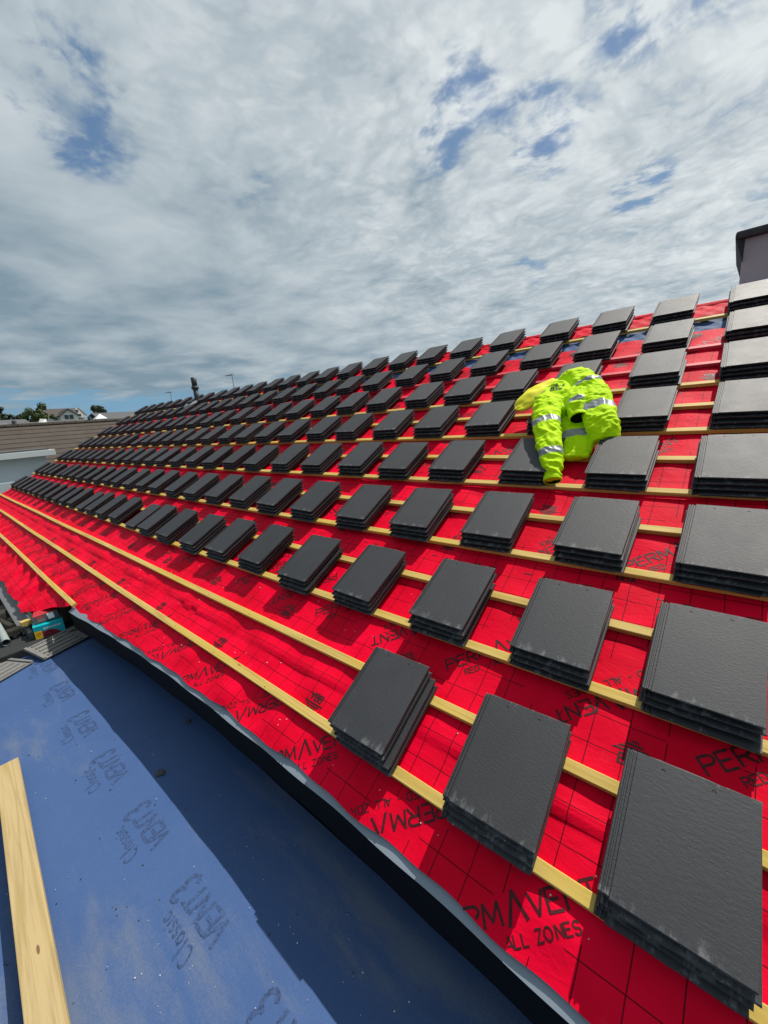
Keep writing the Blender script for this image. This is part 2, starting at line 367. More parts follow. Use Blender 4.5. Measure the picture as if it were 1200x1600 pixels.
# ------------------------------------------------------------------ the house with its stripped roof
U0, U1, RIDGE, UC = -4.2, 14.95, 5.20, 4.38          # near end, far verge, ridge, where the lower eaves begin
house = empty('house', (0, 2, -3.4), 'long house whose stripped roof is covered in red printed underlay and timber battens', 'house')
def tray(u):                                          # outer edge of the eaves tray above the flat roof
    u = np.asarray(u, float); a = np.minimum(u-.75, 0); a = np.maximum(a, -1.2)
    return .006-.020*a**2-.0139*np.maximum(u-.75, 0)**2
def eave(u): return tray(u)+.029                      # hem of the red sheet
ph = rng.uniform(0, 6.28, 12)
LAPS = (.42, 2.145, 3.87)
def Hm(u, v):
    """height of the red sheet over the roof plane"""
    u = np.asarray(u, float); v = np.asarray(v, float)
    h = -.005 + 0*u
    bb = np.abs(np.sin(np.pi*(v-.25)/.326))
    h -= .010*np.sin(np.pi*(u+.21)/.6)**2*bb**1.3
    a = .0022*(1+np.clip((.9-v)*1.3, 0, 1.2))*bb
    h += a*(np.sin(u*9.3+v*3.1+ph[0])+np.sin(u*5.1-v*11.+ph[1])+.8*np.sin(u*17.3+v*7.7+ph[2])+.7*np.sin(-u*13+v*19+ph[3])+.5*np.sin(u*31+v*13+ph[4]))
    h += .0016*np.sin(u*23+2*np.sin(v*9+ph[5]))*bb
    # waves of the loose eaves strip
    e = np.clip((.20-v)/.22, 0, 1)
    h += e*(.010*np.sin(2*np.pi*u/.53+1.0)+.005*np.sin(2*np.pi*u/.31+ph[6]+v*6)) + e*.002
    # the sheet over the lower eaves is baggier
    lo = np.clip((u-4.0)/.8, 0, 1)*np.clip((.30-v)/.25, 0, 1)
    h += lo*(.008*np.sin(u*7.1+v*9+ph[7])+.006*np.sin(u*11.7-v*15+ph[8])+.004*np.sin(u*23+v*5+ph[9])) - lo*.012
    # each course laps over the one below: its free edge stands a little proud
    for L in LAPS: h += np.where(v >= L, .013*np.exp(-(v-L)/.07)*(1+.5*np.sin(u*4.7+L*5)), 0)
    hem = np.clip((.13-v)/.10, 0, 1)**1.5*.75
    h = np.where((v < .14) & (u < 4.52), np.maximum(h*(1-hem)-.015*hem, -.021), np.maximum(h, -.042))
    # sagging corner beside the end of the flat roof
    h -= np.clip((-.02-v)/.2, 0, 1)*.13*np.exp(-np.maximum(u-4.64, 0)/.14)*.22
    return h
STEP = np.concatenate([np.arange(U0, -1.2, .08), np.arange(-1.2, 3.2, .02), np.arange(3.2, 7, .035), np.arange(7, U1, .08), [U1]])
def sheet_grid(us, vs2):                           # us (n,), vs2 (n,m)
    n, m = vs2.shape; UU = np.repeat(us[:, None], m, 1)
    return UU.ravel(), vs2.ravel(), grid_faces(n, m)
# strokes font -------------------------------------------------
def arc(cx, cy, rx, ry, a0, a1, n=9): return [(cx+rx*math.cos(R(a0+(a1-a0)*i/n)), cy+ry*math.sin(R(a0+(a1-a0)*i/n))) for i in range(n+1)]
BOWL = [(0, 1), (.38, 1)]+arc(.38, .75, .27, .25, 90, -90)+[(0, .5)]
FONT = {'P': [[(0, 0), (0, 1)], BOWL], 'R': [[(0, 0), (0, 1)], BOWL, [(.3, .5), (.65, 0)]],
 'E': [[(.6, 0), (0, 0), (0, 1), (.6, 1)], [(0, .52), (.5, .52)]], 'M': [[(0, 0), (.08, 1), (.42, .2), (.76, 1), (.84, 0)]],
 'A': [[(0, 0), (.36, 1), (.72, 0)], [(.13, .3), (.59, .3)]], '^': [[(-.08, -.12), (.36, 1.28), (.80, -.02)]],
 'V': [[(0, 1), (.34, 0), (.68, 1)]], 'N': [[(0, 0), (0, 1), (.62, 0), (.62, 1)]], 'T': [[(.33, 0), (.33, 1)], [(0, 1), (.66, 1)]],
 'D': [[(0, 0), (0, 1), (.25, 1)]+arc(.25, .5, .42, .5, 90, -90)+[(0, 0)]], 'L': [[(0, 1), (0, 0), (.55, 0)]],
 'Z': [[(0, 1), (.6, 1), (0, 0), (.62, 0)]], 'O': [arc(.38, .5, .38, .5, 0, 360, 18)],
 'S': [arc(.32, .74, .29, .26, 20, 270, 9)+arc(.32, .25, .30, .25, 90, -160, 9)], '-': [[(.1, .45), (.45, .45)]], ' ': [],
 'B': [BOWL+[(0, .5), (.42, .5)]+arc(.42, .25, .28, .25, 90, -90)+[(0, 0), (0, 1)]], 'I': [[(0, 0), (0, 1)]],
 '3': [arc(.3, .74, .28, .26, 150, -80, 9)+arc(.3, .26, .32, .28, 80, -150, 9)], 'U': [[(0, 1), (0, .3)]+arc(.31, .3, .31, .3, 180, 360)+[(.62, 1)]],
 'C': [arc(.42, .5, .40, .5, 50, 310, 14)], 'l': [[(.1, 0), (.2, 1.1), (.28, 1.0), (.12, .05)]], 'a': [arc(.25, .28, .24, .28, 30, 390, 12), [(.5, .55), (.5, 0)]],
 's': [arc(.22, .42, .18, .15, 40, 270, 6)+arc(.22, .13, .2, .14, 90, -150, 6)], 'i': [[(.08, 0), (.14, .55)], [(.17, .75), (.18, .82)]],
 'c': [arc(.26, .28, .25, .28, 50, 320, 10)]}
ADV = {' ': .45, 'M': 1.08, '^': .90, 'I': .3, '-': .7, 'l': .4, 'a': .68, 's': .5, 'i': .32, 'c': .58, 'O': .98, 'C': .9}
def text_polys(txt, size, width=1., thick=.15, adv=.16, maxseg=.02):
    """quads (4 points each) of a line of stroked lettering, baseline along +x from the origin"""
    out = []; x = 0.
    for ch in txt:
        k = 1.25 if ch == '^' else 1.
        for pl in FONT[ch]:
            P = [((x+px*width)*size, py*size) for px, py in pl]; th = thick*size*.5*k
            for a, b in zip(P, P[1:]):
                dx, dy = b[0]-a[0], b[1]-a[1]; L = math.hypot(dx, dy)
                if L < 1e-6: continue
                dx /= L; dy /= L; ex = th*.45
                a2 = (a[0]-dx*ex, a[1]-dy*ex); L2 = L+2*ex; n = max(1, int(L2/maxseg+.5))
                for i in range(n):
                    s0, s1 = L2*i/n, L2*(i+1)/n
                    out.append([(a2[0]+dx*s0-dy*th, a2[1]+dy*s0+dx*th), (a2[0]+dx*s0+dy*th, a2[1]+dy*s0-dx*th),
                                (a2[0]+dx*s1+dy*th, a2[1]+dy*s1-dx*th), (a2[0]+dx*s1-dy*th, a2[1]+dy*s1+dx*th)])
        x += ADV.get(ch, .68)*width+adv
    return out
def place(polys, org, ang_d, inv=1):
    """lay lettering on the roof plane: reading direction d, letter-up direction p in (u, v)"""
    dd = np.array([-math.cos(ang_d), math.sin(ang_d)])*inv; pp = np.array([math.sin(ang_d), math.cos(ang_d)])*inv
    a = np.array(polys).reshape(-1, 2); return np.array(org)+a[:, :1]*dd+a[:, 1:]*pp
PRINT = []                                        # (quads as (n*4,2) arrays)
A41 = R(41)
def logo(u, v, inv):
    L = []
    tri = [(-.07, 0), (.07, 0), (0, .055)]
    for k in range(4):
        f0, f1 = k/4+.02, k/4+.17
        L.append([(-.07*(1-f0), .055*f0), (.07*(1-f0), .055*f0), (.07*(1-f1), .055*f1), (-.07*(1-f1), .055*f1)])
    t = np.array(text_polys('BBA', .034, thick=.24)).reshape(-1, 2)+np.array([-.04, -.044])
    a = np.concatenate([np.array(L).reshape(-1, 2), t])
    dd = np.array([-1, 0])*inv; pp = np.array([0, 1])*inv
    return np.array([u, v])+a[:, :1]*dd+a[:, 1:]*pp
for k in range(7):
    vb = -.09+.835*k
    pu = (.03, .42, .80, .12, .55, .9, .3)[k]; per = 1.04 if k == 0 else 1.0
    for j in range(-3, 11):
        uP = pu+per*j
        for inv in (1, -1):
            if inv == 1: org = (uP, vb)
            else:
                te = (uP+.51+(.04 if k == 0 else 0)) if k != 0 else .58+per*j     # far end of the inverted word
                org = (te-.403, vb+.35)
            if not U0-.3 < org[0] < 9.5: continue
            sg = .02 if org[0] < 3 else .06
            PRINT.append(place(text_polys('PERM^VENT', .055, 1.25, .155, .16, sg), org, A41, inv))
            q2 = np.array(place([[(0, 0)]*4], org, A41, inv))[0]
            off = place([[(.078, -.054)]*4], org, A41, inv)[0]
            PRINT.append(place(text_polys('RED - ALL ZONES', .028, 1.1, .17, .17, sg), off, A41, inv))
        for (vv, u0, inv) in ((.305, 1.0, -1), (.71, -.37, 1)):
            uu = u0+1.02*j+.17*k
            if U0 < uu < 8 and .05 < vv+.835*k < 5: PRINT.append(logo(uu, vv+.835*k, inv))
for uu in np.arange(U0, 8, .31):                  # printed lap guide dashes
    for L in (1.43, 3.15):
        for o2 in (0, .1): PRINT.append(np.array([(uu+o2, L), (uu+o2+.045, L), (uu+o2+.045, L+.006), (uu+o2, L+.006)]))
def build_sheet(name, v_lo, v_hi, us, lowfun=None, extra=None):
    m = max(8, int((v_hi-v_lo)/.02)); t = np.linspace(0, 1, m)
    lo = lowfun(us) if lowfun is not None else np.full(len(us), v_lo)
    hi = np.full(len(us), v_hi)
    vs2 = lo[:, None]+(hi-lo)[:, None]*t[None]
    u, v, f = sheet_grid(us, vs2)
    V = [np.stack([u, v, Hm(u, v)], 1)]; F = [f]; mi = [np.zeros(len(f), int)]; base = len(u)
    if extra:
        us3, lo3, hi3 = extra; m3 = int((hi3-lo3)/.025); vs3 = np.repeat(np.linspace(lo3, hi3, m3)[None], len(us3), 0)
        vs3[:, 0] += .012*np.sin(us3*5)+.008*np.sin(us3*13+1)
        u3, v3, f3 = sheet_grid(us3, vs3)
        u3 = u3+(-.19+np.maximum(0, -.1-v3)*2.)*np.clip(1-(u3-4.64)/2, 0, 1); V.append(np.stack([u3, v3, Hm(u3, v3)], 1)); F.append(f3+base); mi.append(np.zeros(len(f3), int)); base += len(u3)
    for P in PRINT:
        c = P.reshape(-1, 4, 2); cm_ = c.mean(1)
        lim = eave(cm_[:, 0])+.004 if lowfun is not None else v_lo+.004
        if lowfun is not None: lim = np.where(cm_[:, 0] > UC, -.46, lim)
        ok = (cm_[:, 1] > lim) & (cm_[:, 1] < min(v_hi, v_lo+1.80)) & (cm_[:, 0] > U0) & (cm_[:, 0] < U1)
        if lowfun is not None: ok &= cm_[:, 1] < .415
        c = c[ok]
        if not len(c): continue
        p = c.reshape(-1, 2); V.append(np.stack([p[:, 0], p[:, 1], Hm(p[:, 0], p[:, 1])+.0013], 1))
        F.append(np.arange(len(p)).reshape(-1, 4)+base); mi.append(np.ones(len(c), int)); base += len(p)
    V = np.concatenate(V); F = np.concatenate(F); mi = np.concatenate(mi)
    me = bpy.data.meshes.new(name); me.from_pydata(rwn(V).tolist(), [], F.tolist()); me.update()
    return finish(name, me, [M_RED, M_INK], V[:, :2].copy(), mi.tolist(), house, True)
us_lo = STEP[STEP <= UC+.001]; us_hi = STEP[STEP > 4.64]
build_sheet('underlay_sheet', -.05, .50, STEP, lambda u: np.where(u <= 4.50, eave(np.minimum(u, UC))+.25*np.maximum(0, u-UC)+.006*np.sin(u*9.1)+.004*np.sin(u*21+1), .02), extra=(us_hi, -.47, .03))
build_sheet('underlay_sheet', LAPS[0]-.004, 2.22, STEP)
build_sheet('underlay_sheet', LAPS[1], 3.95, STEP)
build_sheet('underlay_sheet', LAPS[2], 4.58, STEP)
def crumple(name, v0, v1, material, seed, amp, hbase, edge):
    r2 = np.random.default_rng(seed); us = np.arange(U0, U1, .03); m = 16; t = np.linspace(0, 1, m)
    a, b, c3 = r2.uniform(0, 6, 3)
    e0 = v0+edge*(np.sin(us*11+a)+.6*np.sin(us*27+b)); vs2 = e0[:, None]+(v1-e0)[:, None]*t[None]
    u, v, f = sheet_grid(us, vs2)
    h = hbase+amp*(np.sin(u*19+v*23+a)+.8*np.sin(u*41-v*37+b)+.6*np.sin(u*9+v*61+c3))
    me = bpy.data.meshes.new(name); me.from_pydata(rwn(np.stack([u, v, h], 1)).tolist(), [], f.tolist()); me.update()
    return finish(name, me, material, np.stack([u, v], 1), None, house, True)
crumple('blue_underlay_strip', 4.52, 4.93, M_BLUE, 3, .006, -.016, .004)
crumple('ridge_underlay', 4.90, 5.19, M_RED, 5, .004, .004, .008)
# ridge roll of red sheet turning over the top, back slope, deck under the sheets, walls
m = MB(); us = np.arange(U0, U1+.01, .25)
prof = [(5.17, .006), (5.20, .022), (5.23, .016), (5.27, -.02)]
vs = [rw(u, a, b) for u in us for a, b in prof]
m.add(vs, grid_faces(len(us), 4).tolist(), [(u, a) for u in us for a, b in prof]); m.build('ridge_fold', M_RED, house, True)
top = rw(0, RIDGE, -.03)
m = MB()
m.add([(-U0+.3, top[1]+.02, top[2]), (-U1, top[1]+.02, top[2]), (-U1, top[1]*2, -.2), (-U0+.3, top[1]*2, -.2)], [(0, 1, 2, 3)]); m.build('back_slope', M_NROOF, house)
m = MB()
def slab(u0, u1, v0, v1, h0, h1, mbx): 
    c = [rw(u, v, h) for u in (u0, u1) for v in (v0, v1) for h in (h0, h1)]
    mbx.add(c, [(0, 1, 3, 2), (4, 6, 7, 5), (0, 4, 5, 1), (2, 3, 7, 6), (0, 2, 6, 4), (1, 5, 7, 3)], [(p[0], p[1]) for p in c])
slab(U0-.3, UC+.02, -.0, RIDGE-.02, -.16, -.05, m); slab(UC+.03, 5.35, .03, RIDGE-.02, -.16, -.05, m); slab(5.36, U1-.02, -.44, RIDGE-.02, -.16, -.05, m); m.build('roof_deck', M_BLACK, house)
m = MB(); m.box((-5.3, 4.9, -1.75), (19.0, 9.2, 3.3)); m.build('wall', M_BRICKISH, house)
# eaves tray, fascia above the flat roof
us = np.arange(U0, UC+.05, .06); pr_ = [(-.032, -.034), (-.032, -.0275), (.02, -.0255), (.10, -.0265)]
vs = []; uvs = []
for u in us:
    e = float(eave(u)); wv = .0012*math.sin(u*3.1)+.0026*math.sin(u*11.6+1)
    for a, b in pr_: vs.append(rw(u, e+a+(wv if a < 0 else 0), b)); uvs.append((u, a))
m = MB(); m.add(vs, grid_faces(len(us), 4).tolist(), uvs); m.build('eaves_tray', M_TRAY, house)
m = MB(); us = np.arange(U0, UC+.02, .08); vs = []; uvs = []
for u in us:
    p = rw(u, float(eave(u))-.028, -.0345)
    w = .0025*math.sin(u*6)+.0015*math.sin(u*14)
    for (oy, oz) in ((.004, 0), (-.002+w*.3, -.03), (.004+w, -.11), (.010-w, -.185), (.03, -.19), (.05, -.02)): vs.append((p[0], p[1]+oy, p[2]+oz)); uvs.append((u, oz))
m.add(vs, grid_faces(len(us), 6).tolist(), uvs); m.build('fascia_skirt', M_BLACK, house)
m = MB(); m.box((-.2, .19, -.31), (8.7, .06, .46)); m.build('upstand', M_BLACK, house)  # wall behind the skirt, its shade put in as black colour
# gutter along the lower eaves
m = MB(); us = np.arange(4.98, 15.2, .4); vs = []; n = 9
for u in us:
    for j in range(n):
        a = math.pi*(1+j/(n-1)); vs.append((-u, -.455+.055*math.cos(a), -.245+.055*math.sin(a)))
    vs.append((-u, -.40, -.238)); vs.append((-u, -.388, -.238))
m.add(vs, grid_faces(len(us), n+2).tolist()); gt = m.build('gutter', M_GUT, house, True)
m = MB(); m.box((-10, -.43, -.60), (10.4, .03, .55)); m.build('fascia_board', M_GUT, house)
# battens: each one a part
def batten(v, u0, u1, material=M_BATT, h0=.0, name='batten', wd=.045, th=.025):
    m = MB(); n = max(2, int((u1-u0)/.3)); us = np.linspace(u0, u1, n); ch = .0025
    pf = [(-wd/2, h0), (-wd/2, h0+th-ch), (-wd/2+ch, h0+th), (wd/2-ch, h0+th), (wd/2, h0+th-ch), (wd/2, h0)]
    r0 = random.uniform(0, 50); vs = []; uv = []
    for u in us:
        k = .0022*math.sin(u*1.3+r0)+random.uniform(-.0006, .0006)
        for a, b in pf: vs.append(rw(u, v+a+k, b)); uv.append((u+r0, a+b+r0*.01))
    F = [(i*6+j, i*6+(j+1) % 6, (i+1)*6+(j+1) % 6, (i+1)*6+j) for i in range(n-1) for j in range(6)]
    F += [tuple(range(5, -1, -1)), tuple((n-1)*6+j for j in range(6))]
    m.add(vs, F, uv)
    if material is M_BATT:
        for u in np.arange(-4.05, 7, .6):
            if u0 < u < u1:
                for a, b in ((u+random.uniform(-.01, .01), v+random.uniform(-.008, .008)),):
                    m.add([rw(a+.0036*math.cos(k*1.05), b+.0036*math.sin(k*1.05), h0+th+.0007) for k in range(6)], [tuple(range(5, -1, -1))], None, 1)
    return m.build(name, [material, M_NAIL], house)
batten(-.100, 4.31, 15.1)
BV = [.242+.3263*k for k in range(15)]
for k, v in enumerate(BV):
    if k == 13: continue                            # covered by the lap of the top sheet
    batten(v, U0, U1+random.uniform(.12, .6), M_REDW if k in (11, 12) else M_BATT)
# ------------------------------------------------------------------ flat roof extension
flat = empty('flat_roof', (-1, -1.5, -3.4), 'flat roof below the eaves covered with blue printed membrane', 'flat roof')
D = -.48  # items and lettering on the flat roof were scaled about the camera to this level
xs = np.concatenate([np.arange(-4.60, 4.2, .05)]); ys = np.arange(-3.0, .16, .05); XX, YY = np.meshgrid(xs, ys, indexing='ij')
def Hb(x, y): return D+.0022*np.sin(x*2.3+y*5)+.0016*np.sin(x*6.1-y*3+1)+.001*np.sin(x*13+y*11)
V = np.stack([XX.ravel(), YY.ravel(), Hb(XX, YY).ravel()], 1); F = grid_faces(len(xs), len(ys)); mi = [np.zeros(len(F), int)]; Vs = [V]; Fs = [F]; base = len(V)
for j in range(-1, 8):                              # VENT3 / Classic along the roll, read from the far side of the roof
    x0 = -.880-.627*j
    for txt, size, wdt, th, yb, dxx, adv in (('VENT', .091, .95, .17, -.376, 0., .10), ('3', .123, .62, .15, -.372, -.28, .1), ('Classic', .062, .80, .13, -.513, -.05, .10)):
        a = np.array(text_polys(txt, size, wdt, th, adv, .05)).reshape(-1, 2)
        p = np.stack([x0+dxx-a[:, 0], yb-a[:, 1]], 1)
        if txt == 'Classic': p[:, 0] -= (p[:, 1]-yb)*.35
        Vs.append(np.stack([p[:, 0], p[:, 1], Hb(p[:, 0], p[:, 1])+.0012], 1)); Fs.append(np.arange(len(p)).reshape(-1, 4)+base); mi.append(np.ones(len(p)//4, int)); base += len(p)
V = np.concatenate(Vs); me = bpy.data.meshes.new('blue_membrane'); me.from_pydata(V.tolist(), [], np.concatenate(Fs).tolist()); me.update()
finish('blue_membrane', me, [M_BLUE, M_BLINK], V[:, :2].copy(), np.concatenate(mi).tolist(), flat, True)
m = MB(); m.box((-.2, -1.42, -2.02), (8.7, 3.1, 3.0)); m.build('wall', M_BRICKISH, flat)
m = MB(); m.box((-4.785, -1.45, D+.02), (.36, 3.2, .12), bev=.012); m.build('edge_trim', M_FELT, flat)
m = MB(); m.box((-7.45, -1.75, D-.075), (5.6, 2.6, .1)); m.build('felt_deck', M_FELT, flat)
m = MB(); m.box((-7.45, -1.75, -2.08), (5.5, 2.5, 3.0)); m.build('wall', M_BRICKISH, flat)
# ------------------------------------------------------------------ roof tiles
TW, TL, TP = .332, .42, .0272
def tile_mesh(seed):
    r = random.Random(seed)
    top = [(-.166, .0235)]+[(-.166+.0302*i, .0238) for i in range(1, 10)]+[(.1345, .0236)]
    prof = top+[(.137, .0165), (.1445, .0165), (.146, .0205), (.1505, .0205), (.152, .0155), (.1565, .0155), (.158, .0195), (.163, .0195), (.166, .016),
            (.166, .0045), (.137, .003), (.128, .0), (.06, .0015), (0, .0), (-.06, .0015), (-.130, .0), (-.134, .0095), (-.166, .0095)]
    st = [0., .0035, .022, .06, .14, .22, .30, .38, .408, .417, .42]; n = len(prof); vs = []; uv = []
    for k, v in enumerate(st):
        for i, (x, z) in enumerate(prof):
            dz = 0; dv = 0
            if k == 0: dz = -.0026 if z > .012 else .0085; dv = r.uniform(-.0014, .0014)+(.007 if z < .012 else 0)
            if k == 1 and z < .012: dz = .0075; dv = .007
            if k == len(st)-1: dz = -.002 if z > .012 else 0; dv = r.uniform(-.0016, .0010)
            if i in (0, 10) : dz += r.uniform(-.0006, .0002)
            x2 = x+(r.uniform(-.0007, .0007) if i in (0, len(prof)-1) else 0)
            y2 = v+dv
            if x > .136 and k <= 1: y2 += .006
            vs.append((-x2, y2, z+dz)); uv.append((x, v))
    F = [(k*n+(i+1) % n, k*n+i, (k+1)*n+i, (k+1)*n+(i+1) % n) for k in range(len(st)-1) for i in range(n)]
    F += [tuple(range(n)), tuple(len(st)*n-n+i for i in range(n-1, -1, -1))]
    m = MB(); m.add(vs, F, uv); me = bpy.data.meshes.new('roof_tile'); me.from_pydata(m.v, [], m.f); me.update()
    me.materials.append(M_TILE); U = np.array(uv); lv = np.empty(len(me.loops), int); me.loops.foreach_get('vertex_index', lv)
    me.uv_layers.new(name='UVMap').data.foreach_set('uv', U[lv].ravel()); return me
TILES = [tile_mesh(i) for i in range(8)]
# local tile axes (x across, y up the slope, z off the roof) -> world; local x = world x
TR = Matrix(((1, 0, 0), (0, PC, -PS), (0, PS, PC)))
NEAR = {(-1, 1): (.043, .02), (-1, 2): (.043, .01), (-1, 3): (.022, .006), (-1, 4): (.015, 0), (0, 1): (-.03, .012), (0, 2): (-.025, .01), (0, 3): (-.014, .01),
 (0, 4): (-.011, .006), (0, 5): (-.03, .016), (0, 6): (-.017, .005), (0, 7): (-.005, -.015), (0, 8): (.021, -.022), (1, 1): (.015, .012), (1, 2): (-.033, .01),
 (1, 3): (-.026, .008), (1, 7): (-.002, 0), (1, 8): (-.006, .01), (2, 2): (.003, 0), (2, 5): (.008, .01), (2, 6): (.017, -.006), (2, 7): (-.031, -.01),
 (2, 8): (-.022, 0), (3, 7): (-.003, .006), (3, 8): (.031, 0), (4, 8): (.035, 0)}
ORD = ['', 'first', 'second', 'third', 'fourth', 'fifth', 'sixth', 'seventh', 'eighth', 'ninth', 'tenth', 'eleventh', 'twelfth', 'thirteenth', 'fourteenth',
       'fifteenth', 'sixteenth', 'seventeenth', 'eighteenth', 'nineteenth', 'twentieth']
def ucol(c): return .575*c if c <= 16 else 9.2+.655*(c-16)
def where(c, r):
    k = c+2
    col = 'rightmost stack' if k == 1 else ORD[k]+' stack from the right' if k <= 13 else 'leftmost stack' if c == 24 else ORD[25-c]+' stack from the left'
    row = {1: 'row of three nearest the eaves', 8: 'ridge row', 7: 'row below the ridge row'}.get(r, ORD[r]+' row above the eaves')
    return f'{col}, {row}'
rt = random.Random(11); stuffV = []; stuffF = []; stuffU = []; nb = 0; n_things = 0
stacks = []
for r in range(1, 9):
    for c in range(-1, 25):
        if r == 1 and c > 1: continue
        u = ucol(c); v = r*.6527-.42
        du, dv = NEAR.get((c, r), (rt.uniform(-.03, .03), rt.uniform(-.012, .014)))
        hgt = 2 if (c, r) == (9, 2) else 3 if (r, c) in ((2, 13), (5, 17), (3, 20)) else 4
        stacks.append((c, r, u+du, v+dv, hgt))
def nearness(s): 
    return (s[2]+.1)**2*1.0+(s[3])**2
lower_ok = set((s[0], s[1]) for s in sorted(stacks, key=nearness)[:38])
for (c, r, u, v, hgt) in stacks:
    yaw0 = rt.uniform(-.022, .022)
    for k in range(hgt):
        du = rt.uniform(-.008, .008)+(hgt-1-k)*rt.uniform(-.003, .004); dv = rt.uniform(-.005, .005)-(hgt-1-k)*.0135; yaw = yaw0+rt.uniform(-.012, .012)
        if (c, r) == (1, 1): du += (-.016 if k < 2 else .004)
        if k == hgt-1: du *= .3; dv *= .3
        top = k == hgt-1
        mw = Matrix.Translation(rw(u+du, v+dv, .0256+TP*k)) @ (TR @ Matrix.Rotation(yaw, 3, 'Z')).to_4x4()
        me = TILES[rt.randrange(8)]
        if top or (c, r) in lower_ok:
            o = bpy.data.objects.new('concrete_tile', me); COL.objects.link(o); o.matrix_world = mw; n_things += 1
            nm = 'top grey tile' if top else 'bottom tile' if k == 0 else {1: 'second tile down', 2: 'third tile down'}[hgt-1-k] if hgt > 3 else 'second tile down'
            tag(o, f'{nm} of {where(c, r)}', 'roof tile', 'concrete roof tiles stacked on the battens')
        else:
            vv = np.empty(len(me.vertices)*3); me.vertices.foreach_get('co', vv); vv = vv.reshape(-1, 3)
            M4 = np.array(mw); stuffV.append(vv @ M4[:3, :3].T+M4[:3, 3])
            stuffF += [tuple(i+nb for i in p.vertices) for p in me.polygons]; nb += len(vv)
            uu = np.zeros((len(vv), 2)); uu[:, 0] = -vv[:, 0]; uu[:, 1] = vv[:, 1]; stuffU.append(uu)
print('tiles as things', n_things)
# the same rows go on past the near end of the photograph
for r in range(1, 9):
    for c in range(-5, -1):
        for k in range(4):
            mw = Matrix.Translation(rw(.575*c+rt.uniform(-.02, .02), r*.6527-.42+rt.uniform(-.008, .012)-(3-k)*.0135, .0256+TP*k)) @ (TR @ Matrix.Rotation(rt.uniform(-.02, .02), 3, 'Z')).to_4x4()
            me = TILES[rt.randrange(8)]; vv = np.empty(len(me.vertices)*3); me.vertices.foreach_get('co', vv); vv = vv.reshape(-1, 3)
            M4 = np.array(mw); stuffV.append(vv @ M4[:3, :3].T+M4[:3, 3]); stuffF += [tuple(i+nb for i in p.vertices) for p in me.polygons]; nb += len(vv)
            uu = np.zeros((len(vv), 2)); uu[:, 0] = -vv[:, 0]; uu[:, 1] = vv[:, 1]; stuffU.append(uu)
me = bpy.data.meshes.new('roof_tiles'); me.from_pydata(np.concatenate(stuffV).tolist(), [], stuffF); me.update()
tag(finish('roof_tiles', me, M_TILE, np.concatenate(stuffU)), 'lower tiles inside the distant stacks on the battens', 'roof tiles', kind='stuff')
# ------------------------------------------------------------------ hi-vis jacket lying over the stacks
def roofpath(pts): return [Vector(p) for p in pts]
def cloth_tube(mb, pts, ra, rb, bands=(), n=30, sub=11, seed=0, amp=.0068, open_end=False, band_mi=1, body_mi=0):
    """flattened sleeve along a path in roof coordinates; ra across, rb off the roof"""
    r = np.random.default_rng(seed); p1, p2, p3 = r.uniform(0, 6.28, 3)
    K = len(pts); T = np.linspace(0, K-1, (K-1)*sub+1)
    def cr(arr, t):
        arr = np.asarray(arr, float); i = min(int(t), K-2); f = t-i
        a, b, c, d_ = arr[max(i-1, 0)], arr[i], arr[i+1], arr[min(i+2, K-1)]
        return .5*((2*b)+(c-a)*f+(2*a-5*b+4*c-d_)*f*f+(3*b-a-3*c+d_)*f**3)
    C = np.array([cr(pts, t) for t in T]); A = np.array([float(cr(ra, t)) for t in T]); B = np.array([float(cr(rb, t)) for t in T])
    vs = []
    for i in range(len(T)):
        tg = C[min(i+1, len(T)-1)]-C[max(i-1, 0)]; tg /= np.linalg.norm(tg)
        s = np.cross(tg, (0, 0, 1)); s /= np.linalg.norm(s); nn = np.cross(s, tg)
        L = T[i]
        for j in range(n):
            g = 2*math.pi*j/n
            w = amp*(.9-1.6*abs(math.sin(L*2.1+1.1*g+p2+.6*math.sin(g+L)))**.6*.8+.9*math.sin(L*3.7-1.7*g+p3)+.5-1.1*abs(math.sin(L*3.3-1.5*g+p1+.8*math.sin(2*g)))**.7+.35*math.sin(L*11+3*math.sin(g*2+p2)))
            pt = C[i]+s*math.cos(g)*(A[i]+w)+nn*math.sin(g)*(B[i]+w)
            vs.append(rw(*pt))
    N = len(T); F = []; MI = []
    for i in range(N-1):
        tt = (i+.5)/(N-1); b = any(a <= tt <= bb for a, bb in bands)
        for j in range(n): F.append((i*n+j, i*n+(j+1) % n, (i+1)*n+(j+1) % n, (i+1)*n+j)); MI.append(band_mi if b else body_mi)
    F.append(tuple(range(n-1, -1, -1))); MI.append(body_mi)
    if not open_end: F.append(tuple((N-1)*n+j for j in range(n))); MI.append(body_mi)
    mb.add(vs, F, None, MI)
    if open_end:                                     # turned-in cuff, shade of its mouth put in as dark colour
        e = N-1; ce = np.mean(vs[-n:], 0); tg = C[e]-C[e-1]; tg /= np.linalg.norm(tg); back = Vector(rw(*(-tg*.02)))
        ring = [Vector(v) for v in vs[-n:]]; r2 = [Vector(ce)+(p-Vector(ce))*.80+back for p in ring]
        r1 = [Vector(ce)+(p-Vector(ce))*.86-back*.15 for p in ring]
        o = len(vs)-n
        vv = ring+r1+r2
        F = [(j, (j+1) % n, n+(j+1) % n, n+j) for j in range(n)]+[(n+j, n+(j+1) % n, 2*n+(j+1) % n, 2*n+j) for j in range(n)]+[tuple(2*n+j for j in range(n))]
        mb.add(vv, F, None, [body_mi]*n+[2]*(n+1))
from mathutils import noise as mn
from mathutils.bvhtree import BVHTree
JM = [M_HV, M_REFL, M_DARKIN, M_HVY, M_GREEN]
jack = empty('jacket', rw(.45, 2.9, .03), 'fluorescent yellow work jacket with grey reflective bands thrown over the tile stacks', 'jacket')
m = MB()  # path points worked out from image pixel positions cast onto the roof plane
